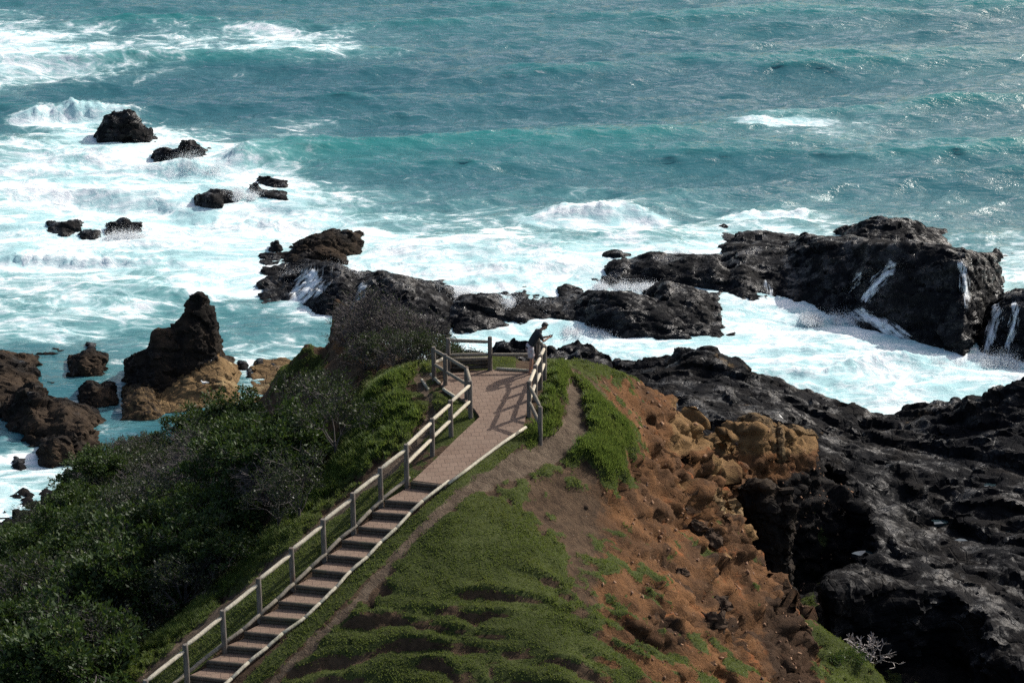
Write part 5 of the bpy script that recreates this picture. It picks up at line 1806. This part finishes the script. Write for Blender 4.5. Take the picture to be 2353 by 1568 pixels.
# ------------------------------------------------------------------ grass
def make_grass():
    cen = HV[HF].mean(1)
    gm = Hg[HF].mean(1)
    bw = Hbank[HF].mean(1)
    a = HV[HF[:, 2]] - HV[HF[:, 0]]
    b = HV[HF[:, 3]] - HV[HF[:, 1]]
    nr = np.cross(a, b)
    ar = .5 * np.linalg.norm(nr, axis=1)
    nr = nr / np.maximum(2 * ar, 1e-9)[:, None]
    px, py = proj(*cen.T)
    vis = (px > -60) & (px < 2420) & (py > 760) & (py < 1620) & (nr[:, 2] > .1)
    # facing the camera
    vis &= ((np.array([0, 0, H]) - cen) * nr).sum(1) > -2
    d, _ = line_d([(p[0], p[1], 0) for p in PATHC], cen[:, 0], cen[:, 1])
    sdp = poly_sd([(p.x, p.y) for p in PAVE], cen[:, 0], cen[:, 1])
    lat = np.ones(len(cen))
    vis &= (sdp < -.03)
    # keep the treads clear
    for i in range(len(STEPS) - 1):
        l, r = STEPS[i]
        nl, nr_ = STEPS[i + 1]
        vis &= poly_sd([(l.x, l.y), (r.x, r.y), (nr_.x, nr_.y), (nl.x, nl.y)], cen[:, 0], cen[:, 1]) < -.02
    w = ar * np.clip(gm - .3, 0, 1) * vis * (1 + .6 * np.clip(bw, 0, 1))
    n = 105000
    pick = rng.choice(len(cen), n, p=w / w.sum())
    P = cen[pick] + (rng.random((n, 1)) - .5) * a[pick] * .9 + (rng.random((n, 1)) - .5) * b[pick] * .9
    lng = np.clip(bw[pick], 0, 1)
    big = .55 + .8 * sstep(-.3, .5, fbm(P[:, 0] * .8, P[:, 1] * .8, .3, 3, 140))
    hgt = (.042 + .115 * lng) * big * rng.uniform(.6, 1.35, n)
    V, Fc = [], []
    for k_ in range(4):
        th = rng.uniform(0, 2 * np.pi, n)
        ou = rng.uniform(.2, 1.0, n) * hgt
        base = P + np.stack([np.cos(th), np.sin(th), 0 * th], 1) * rng.uniform(0, .05, n)[:, None]
        wd = (.010 + .010 * rng.random(n)) * (1 + .4 * lng)
        sd = np.stack([-np.sin(th), np.cos(th), 0 * th], 1) * wd[:, None]
        tip = base + np.stack([np.cos(th) * ou, np.sin(th) * ou, hgt * rng.uniform(.7, 1.2, n)], 1)
        dn = np.array([0, 0, -.02])
        V.append(np.stack([base - sd + dn, base + sd + dn, tip], 1).reshape(-1, 3))
    V = np.concatenate(V)
    Fc = np.arange(len(V)).reshape(-1, 3)
    me = mesh_np('grass', V, Fc)
    dry = np.tile(np.repeat(sstep(-.15, .40, fbm(P[:, 0] * .7, P[:, 1] * .7, .9, 4, 141) + rng.normal(0, .12, n)), 3), 4)
    setattr_f(me, 'dry', dry)
    setattr_f(me, 'lush', np.tile(np.repeat(lng, 3), 4))
    k = M('short_grass')
    ge = k.n.new('ShaderNodeNewGeometry').outputs['Random Per Island']
    c = k.mix(ge, (.066, .086, .026), (.118, .145, .050))
    c = k.mix(k.math('MULTIPLY', k.attr('lush'), .7), c, k.mix(ge, (.062, .125, .020), (.130, .205, .040)))
    c = k.mix(k.math('MULTIPLY', k.attr('dry'), k.ramp(ge, .2, .9)), c, (.14, .125, .045))
    k.set(Base_Color=c, Roughness=.6)
    k.b.inputs['Specular IOR Level'].default_value = .3
    tr = k.n.new('ShaderNodeBsdfTranslucent')
    k.put(tr.inputs['Color'], k.mix(.6, c, (.15, .20, .035)))
    mx = k.n.new('ShaderNodeMixShader')
    mx.inputs[0].default_value = .45
    k.t.links.new(k.b.outputs[0], mx.inputs[1])
    k.t.links.new(tr.outputs[0], mx.inputs[2])
    k.t.links.new(mx.outputs[0], k.out.inputs[0])
    o = link('grass', me, k.m)
    tag(o, 'short tussocky green grass covering the headland', 'grass', kind='stuff')


make_grass()


def make_gravel():
    cen = HV[HF].mean(1)
    cm = (Hc_ * (1 - Hg))[HF].mean(1)
    px, py = proj(*cen.T)
    w = np.clip(cm - .3, 0, 1) * (px > 1250) * (px < 2000) * (py > 860) * (py < 1620)
    n = 9000
    p = cen[rng.choice(len(cen), n, p=w / w.sum())] + rng.uniform(-.08, .08, (n, 3)) * [1, 1, .1]
    r = .012 + .075 * rng.random(n) ** 6
    base = np.array([(1, 0, 0), (-1, 0, 0), (0, 1, 0), (0, -1, 0), (0, 0, 1), (0, 0, -1)], float)
    fc = np.array([(0, 2, 4), (2, 1, 4), (1, 3, 4), (3, 0, 4), (2, 0, 5), (1, 2, 5), (3, 1, 5), (0, 3, 5)])
    V = p[:, None, :] + base[None] * (r[:, None, None] * rng.uniform(.6, 1.4, (n, 6, 1))) + rng.normal(0, .25, (n, 6, 3)) * r[:, None, None]
    Fc = fc[None] + 6 * np.arange(n)[:, None, None]
    me = mesh_np('gravel', V.reshape(-1, 3), Fc.reshape(-1, 3))
    k = M('clay_gravel')
    ge = k.n.new('ShaderNodeNewGeometry').outputs['Random Per Island']
    c = k.mix(ge, (.13, .065, .035), (.27, .15, .08))
    c = k.mix(k.ramp(ge, .93, .96), c, (.05, .032, .024))
    k.set(Base_Color=c, Roughness=.9)
    tag(link('gravel', me, k.m), 'loose clay crumbs and gravel on the orange slope', 'gravel', kind='stuff')


make_gravel()

# ------------------------------------------------------------------ water running off the rocks
wk = M('running_white_water')
wk.set(Base_Color=wk.mix(wk.noise(wk.coord(), 3, 4, .6), (.72, .78, .80), (.88, .9, .9)), Roughness=.5)
RUN = wk.m


class Surf:
    def __init__(s, V, st=.16):
        s.st = st
        s.x0, s.y0 = V[:, 0].min(), V[:, 1].min()
        nx, ny = int((V[:, 0].max() - s.x0) / st) + 2, int((V[:, 1].max() - s.y0) / st) + 2
        s.Z = np.full((ny, nx), -1.0)
        np.maximum.at(s.Z, (((V[:, 1] - s.y0) / st).astype(int), ((V[:, 0] - s.x0) / st).astype(int)), V[:, 2])
        s.px, s.py = proj(*V.T)
        s.V = V

    def at(s, px, py):
        m = np.where((s.px - px) ** 2 + (s.py - py) ** 2 < 12 ** 2)[0]
        if not len(m): m = np.array([np.argmin((s.px - px) ** 2 + (s.py - py) ** 2)])
        return s.V[m[np.argmin(s.V[m, 1])]]

    def z(s, x, y):
        j, i = int((y - s.y0) / s.st), int((x - s.x0) / s.st)
        if 0 <= j < s.Z.shape[0] and 0 <= i < s.Z.shape[1]: return s.Z[j, i]
        return -1


def cascade(VF, pts, hw, label, dens=.5):
    """a thin sheet of white water lying on the rock face, torn into streaks along its course"""
    V, Fc = VF
    N = vnormals(V, Fc)
    px, py = proj(*V.T)
    c = V[Fc].mean(1)
    cn = N[Fc].mean(1)
    fpx, fpy = px[Fc].mean(1), py[Fc].mean(1)
    face = (cn * (np.array([0, 0, H]) - c)).sum(1) / np.linalg.norm(np.array([0, 0, H]) - c, axis=1) > .02
    P_ = [(a, b, i / (len(pts) - 1)) for i, (a, b) in enumerate(pts)]
    d, v = line_d(P_, fpx, fpy)
    keep = face & (d < hw * (1.15 + .4 * v))
    # front layer only
    idx = np.where(keep)[0]
    if len(idx):
        cell = {}
        for q in idx: cell.setdefault((int(fpx[q] / 10), int(fpy[q] / 10)), []).append(q)
        idx = np.array([q for b in cell.values() for q in b if c[q, 1] < min(c[w, 1] for w in b) + 1.6])
    F2 = Fc[idx]
    lab = np.arange(len(V))
    for _ in range(400):
        m_ = lab[F2].min(1)
        new = lab.copy()
        np.minimum.at(new, F2.ravel(), np.repeat(m_, 4))
        if (new == lab).all(): break
        lab = new
    fl = lab[F2[:, 0]]
    big = np.bincount(fl).argmax()
    F2 = F2[fl == big]
    used, inv = np.unique(F2.ravel(), return_inverse=True)
    W = V[used] + N[used] * .045
    d, v = line_d(P_, px[used], py[used])
    me = mesh_np('waterfall', W, inv.reshape(-1, 4), True)
    # across and along coordinates in metres
    dx = np.interp(v, [p[2] for p in P_], [p[0] for p in P_])
    setattr_f(me, 'across', (px[used] - dx) / 38.)
    setattr_f(me, 'along', v * np.hypot(pts[-1][0] - pts[0][0], pts[-1][1] - pts[0][1]) / 38.)
    setattr_f(me, 'cover', dens + .25 - .55 * (d / hw) ** 1.5 - .25 * sstep(.75, 1.0, v) - .3 * sstep(.12, 0, v))
    o = link('waterfall', me, RUN)
    tag(o, label, 'waterfall')


wk = M('running_white_water')
cx_ = wk.n.new('ShaderNodeCombineXYZ')
wk.t.links.new(wk.attr('across'), cx_.inputs[0])
wk.t.links.new(wk.attr('along'), cx_.inputs[1])
n_ = wk.noise(wk.coord((7.5, .9, 1), src=cx_.outputs[0]), 1, 5, .65, .35)
n2_ = wk.noise(wk.coord((2.2, .7, 1), src=cx_.outputs[0]), 1, 4, .6, .3)
cv_ = wk.math('ADD', wk.math('ADD', wk.math('MULTIPLY', wk.math('SUBTRACT', n_, .5), 1.5), wk.math('MULTIPLY', wk.math('SUBTRACT', n2_, .5), 1.5)), wk.attr('cover'))
al_ = wk.ramp(cv_, .48, .92, 0, .9)
wk.set(Base_Color=(.82, .87, .89), Roughness=.6, Alpha=al_)
RUN = wk.m
cascade((R12V, R12F), [(2066, 608), (2040, 625), (2015, 650), (1995, 680), (1972, 715)], 22, 'widest white cascade sliding left down the face of the huge black rock', .54)
cascade((R12V, R12F), [(1985, 626), (1970, 645), (1950, 672)], 14, 'thin forked trickle just left of the widest white cascade', .5)
cascade((R12V, R12F), [(2212, 596), (2215, 640), (2222, 705)], 15, 'narrow vertical white trickle near the right end of the huge rock', .55)
cascade((R12V, R12F), [(1950, 708), (2000, 733), (2040, 752), (2095, 788)], 24, 'frothy runoff over the stepped foot of the huge black rock', .6)
cascade((R13V, R13F), [(2300, 696), (2282, 740), (2268, 812)], 22, 'broad white veil of water at the left of right edge rock', .58)
cascade((R13V, R13F), [(2338, 690), (2330, 740), (2312, 818)], 17, 'second white cascade close to the right edge of the view', .52)
cascade((R9V, R9F), [(735, 626), (720, 650), (690, 680), (665, 702)], 38, 'white wash draining off the left end of the long black ridge', .62)
cascade((R9V, R9F), [(850, 655), (820, 690), (790, 725)], 22, 'thin wash sliding off the middle of the long black ridge', .45)
cascade((R12V, R12F), [(1760, 640), (1768, 665), (1772, 690)], 12, 'short white trickle at the low left part of the huge rock', .5)


# ------------------------------------------------------------------ spray
def spray(px, py, w, h, n, label, seed, lean=0.0, core=.5, z=.0, dep=.8):
    r_ = np.random.default_rng(seed)
    n = int(n * 2.8)
    cx, cy, _ = U(px, py, z)
    mpp = (cy * CPI + H * SPI) / F
    # several bursts of different height
    nb = max(3, int(w / 14))
    bx = r_.uniform(-.5, .5, nb) * w * mpp
    bh = h * mpp * r_.uniform(.45, 1.0, nb) * (1 - .6 * (2 * bx / (w * mpp)) ** 2)
    bi = r_.integers(0, nb, n)
    u = r_.random(n) ** 1.7
    sp = (.12 + .55 * u) * w * mpp / nb * 1.9
    X = cx + bx[bi] + r_.normal(0, 1, n) * sp + lean * u * h * mpp
    Y = cy + r_.normal(0, dep, n) * (.4 + .6 * u)
    Z = u * bh[bi] * 1.15 + z - .1
    rad = (.038 * (1 - u) ** 1.6 + .008) * r_.uniform(.4, 1.4, n)
    base = np.array([(1, 0, 0), (-1, 0, 0), (0, 1, 0), (0, -1, 0), (0, 0, 1), (0, 0, -1)], float)
    fc = np.array([(0, 2, 4), (2, 1, 4), (1, 3, 4), (3, 0, 4), (2, 0, 5), (1, 2, 5), (3, 1, 5), (0, 3, 5)])
    P = np.stack([X, Y, Z], 1)
    V = P[:, None] + base[None] * rad[:, None, None]
    Fc = fc[None] + 6 * np.arange(n)[:, None, None]
    c = np.array([cx, cy, z])
    me = mesh_np('sea_spray', V.reshape(-1, 3) - c, Fc.reshape(-1, 3), True)
    o = link('sea_spray', me, SPRAY)
    o.location = c
    tag(o, label, 'spray', 'spray thrown up by breaking waves', 'stuff')


sk = M('white_spray')
sk.set(Base_Color=(.9, .92, .93), Roughness=.6)
tr_ = sk.n.new('ShaderNodeBsdfTranslucent')
tr_.inputs['Color'].default_value = (.92, .94, .95, 1)
mx_ = sk.n.new('ShaderNodeMixShader')
mx_.inputs[0].default_value = .5
sk.t.links.new(sk.b.outputs[0], mx_.inputs[1])
sk.t.links.new(tr_.outputs[0], mx_.inputs[2])
sk.t.links.new(mx_.outputs[0], sk.out.inputs[0])
SPRAY = sk.m
for a in [(440, 396, 120, 62, 5200, 'white burst of spray against the twin humped rock', 1, .2), (560, 452, 60, 42, 2600, 'white splash between the rounded rock and thin slab', 2),
          (1580, 598, 90, 40, 3200, 'white puff of spray behind the low black rocks', 5), (790, 655, 110, 60, 4200, 'spray running over the top of the long black ridge', 6),
          (1000, 684, 190, 46, 5600, 'long white burst along the seaward side of black ridge', 7), (1180, 704, 150, 34, 3600, 'white spray behind the low flat rock in the channel', 8),
          (690, 640, 100, 40, 2800, 'white wash splashing between the wedge rock and ridge', 9), (1430, 660, 150, 26, 2600, 'white froth breaking behind the glossy black hump', 10),
          (2150, 838, 130, 30, 2600, 'white churn at the foot of the huge rock and cascade', 11), (1900, 735, 130, 34, 2600, 'white splash at the left foot of the huge rock', 12),
          (1350, 760, 110, 18, 1500, 'foam thrown up at the near side of the glossy hump', 13), (270, 545, 150, 26, 2200, 'white wash around the low jagged rocks at left', 14),
          (2300, 835, 90, 40, 2200, 'white churn below the cascades at the right edge', 15)]:
    spray(*a[:7], lean=a[7] if len(a) > 7 else 0)


# ------------------------------------------------------------------ rock pools on the shelf
pk = M('pool_water')
pk.set(Base_Color=(.02, .035, .04), Roughness=.04)
SSH = Surf(SHV)
for q, (px, py, r, lab) in enumerate([(2270, 1072, .42, 'small bright pool on the shelf near the right edge, upper one'), (2180, 1145, .45, 'narrow pool catching the sky in the middle of the rock shelf'), (2120, 1170, .35, 'tiny pool left of the narrow pool on the rock shelf'),
                                    (2050, 1228, .4, 'sliver of pooled water beside the gully wall'), (2210, 1290, .5, 'shallow pool low on the shelf below the narrow pool'), (2330, 1190, .45, 'wide shallow pool at the right edge of the rock shelf'), (2160, 1235, .3, 'small glinting puddle between ledges of the lower shelf')]):
    v = SSH.at(px, py)
    # settle in the lowest hollow close by
    m_ = (SHV[:, 0] - v[0]) ** 2 + (SHV[:, 1] - v[1]) ** 2 < .9
    near = SHV[m_ & (SHV[:, 2] > v[2] - .6)]
    if len(near): v = near[np.argmin(near[:, 2])]
    ring, low = [], []
    for t in range(22):
        a = 2 * math.pi * t / 22
        rr = r * (1 + .35 * math.sin(2 * a + q) + .25 * math.sin(3 * a + 2 * q) + .12 * math.sin(7 * a))
        ring.append((rr * math.cos(a) * 1.6, rr * math.sin(a), .03))
        low.append((rr * math.cos(a) * 1.6, rr * math.sin(a), -.15))
    o = MB().prism(ring, low).build('rock_pool', pk.m)
    o.location = (float(v[0]), float(v[1]), float(v[2]))
    tag(o, lab, 'rock pool', 'rock pools on the black shelf')
# ------------------------------------------------------------------ light, air, camera
SUN_EL, SUN_AZ = math.radians(36), math.radians(50)      # azimuth to the right of the view direction (+Y)
w = bpy.data.worlds.new('World')
SC.world = w
w.use_nodes = True
nt = w.node_tree
sky = nt.nodes.new('ShaderNodeTexSky')
sky.sky_type = 'NISHITA'
sky.sun_disc = False
sky.sun_elevation = SUN_EL
sky.sun_rotation = SUN_AZ
sky.altitude = 10
sky.air_density = 1.0
sky.dust_density = 4.0
sky.ozone_density = 1.0
bg = nt.nodes['Background']
bg.inputs['Strength'].default_value = .13
nt.links.new(sky.outputs[0], bg.inputs[0])
sl = bpy.data.lights.new('sun', 'SUN')
sl.energy = 4.4
sl.angle = math.radians(.53)
sl.color = (1.0, .96, .90)
so = bpy.data.objects.new('sun', sl)
COL.objects.link(so)
dv = Vector((math.sin(SUN_AZ) * math.cos(SUN_EL), math.cos(SUN_AZ) * math.cos(SUN_EL), math.sin(SUN_EL)))
so.rotation_euler = dv.to_track_quat('Z', 'Y').to_euler()
so.location = (40, 40, 80)

cam = bpy.data.cameras.new('camera')
cam.sensor_width = 36
cam.lens = 36 * F / 2352
cam.clip_start = 1
cam.clip_end = 12000
co_ = bpy.data.objects.new('camera', cam)
COL.objects.link(co_)
co_.location = (0, 0, H)
co_.rotation_euler = (math.radians(90) - PITCH, 0, 0)
SC.camera = co_
SC.view_settings.view_transform = 'Standard'
SC.view_settings.look = 'None'
SC.view_settings.exposure = 0.25
SC.view_settings.gamma = 1
SC.render.film_transparent = False


SC.cycles.use_denoising = False
SC.cycles.sample_clamp_direct = 6
SC.cycles.sample_clamp_indirect = 4
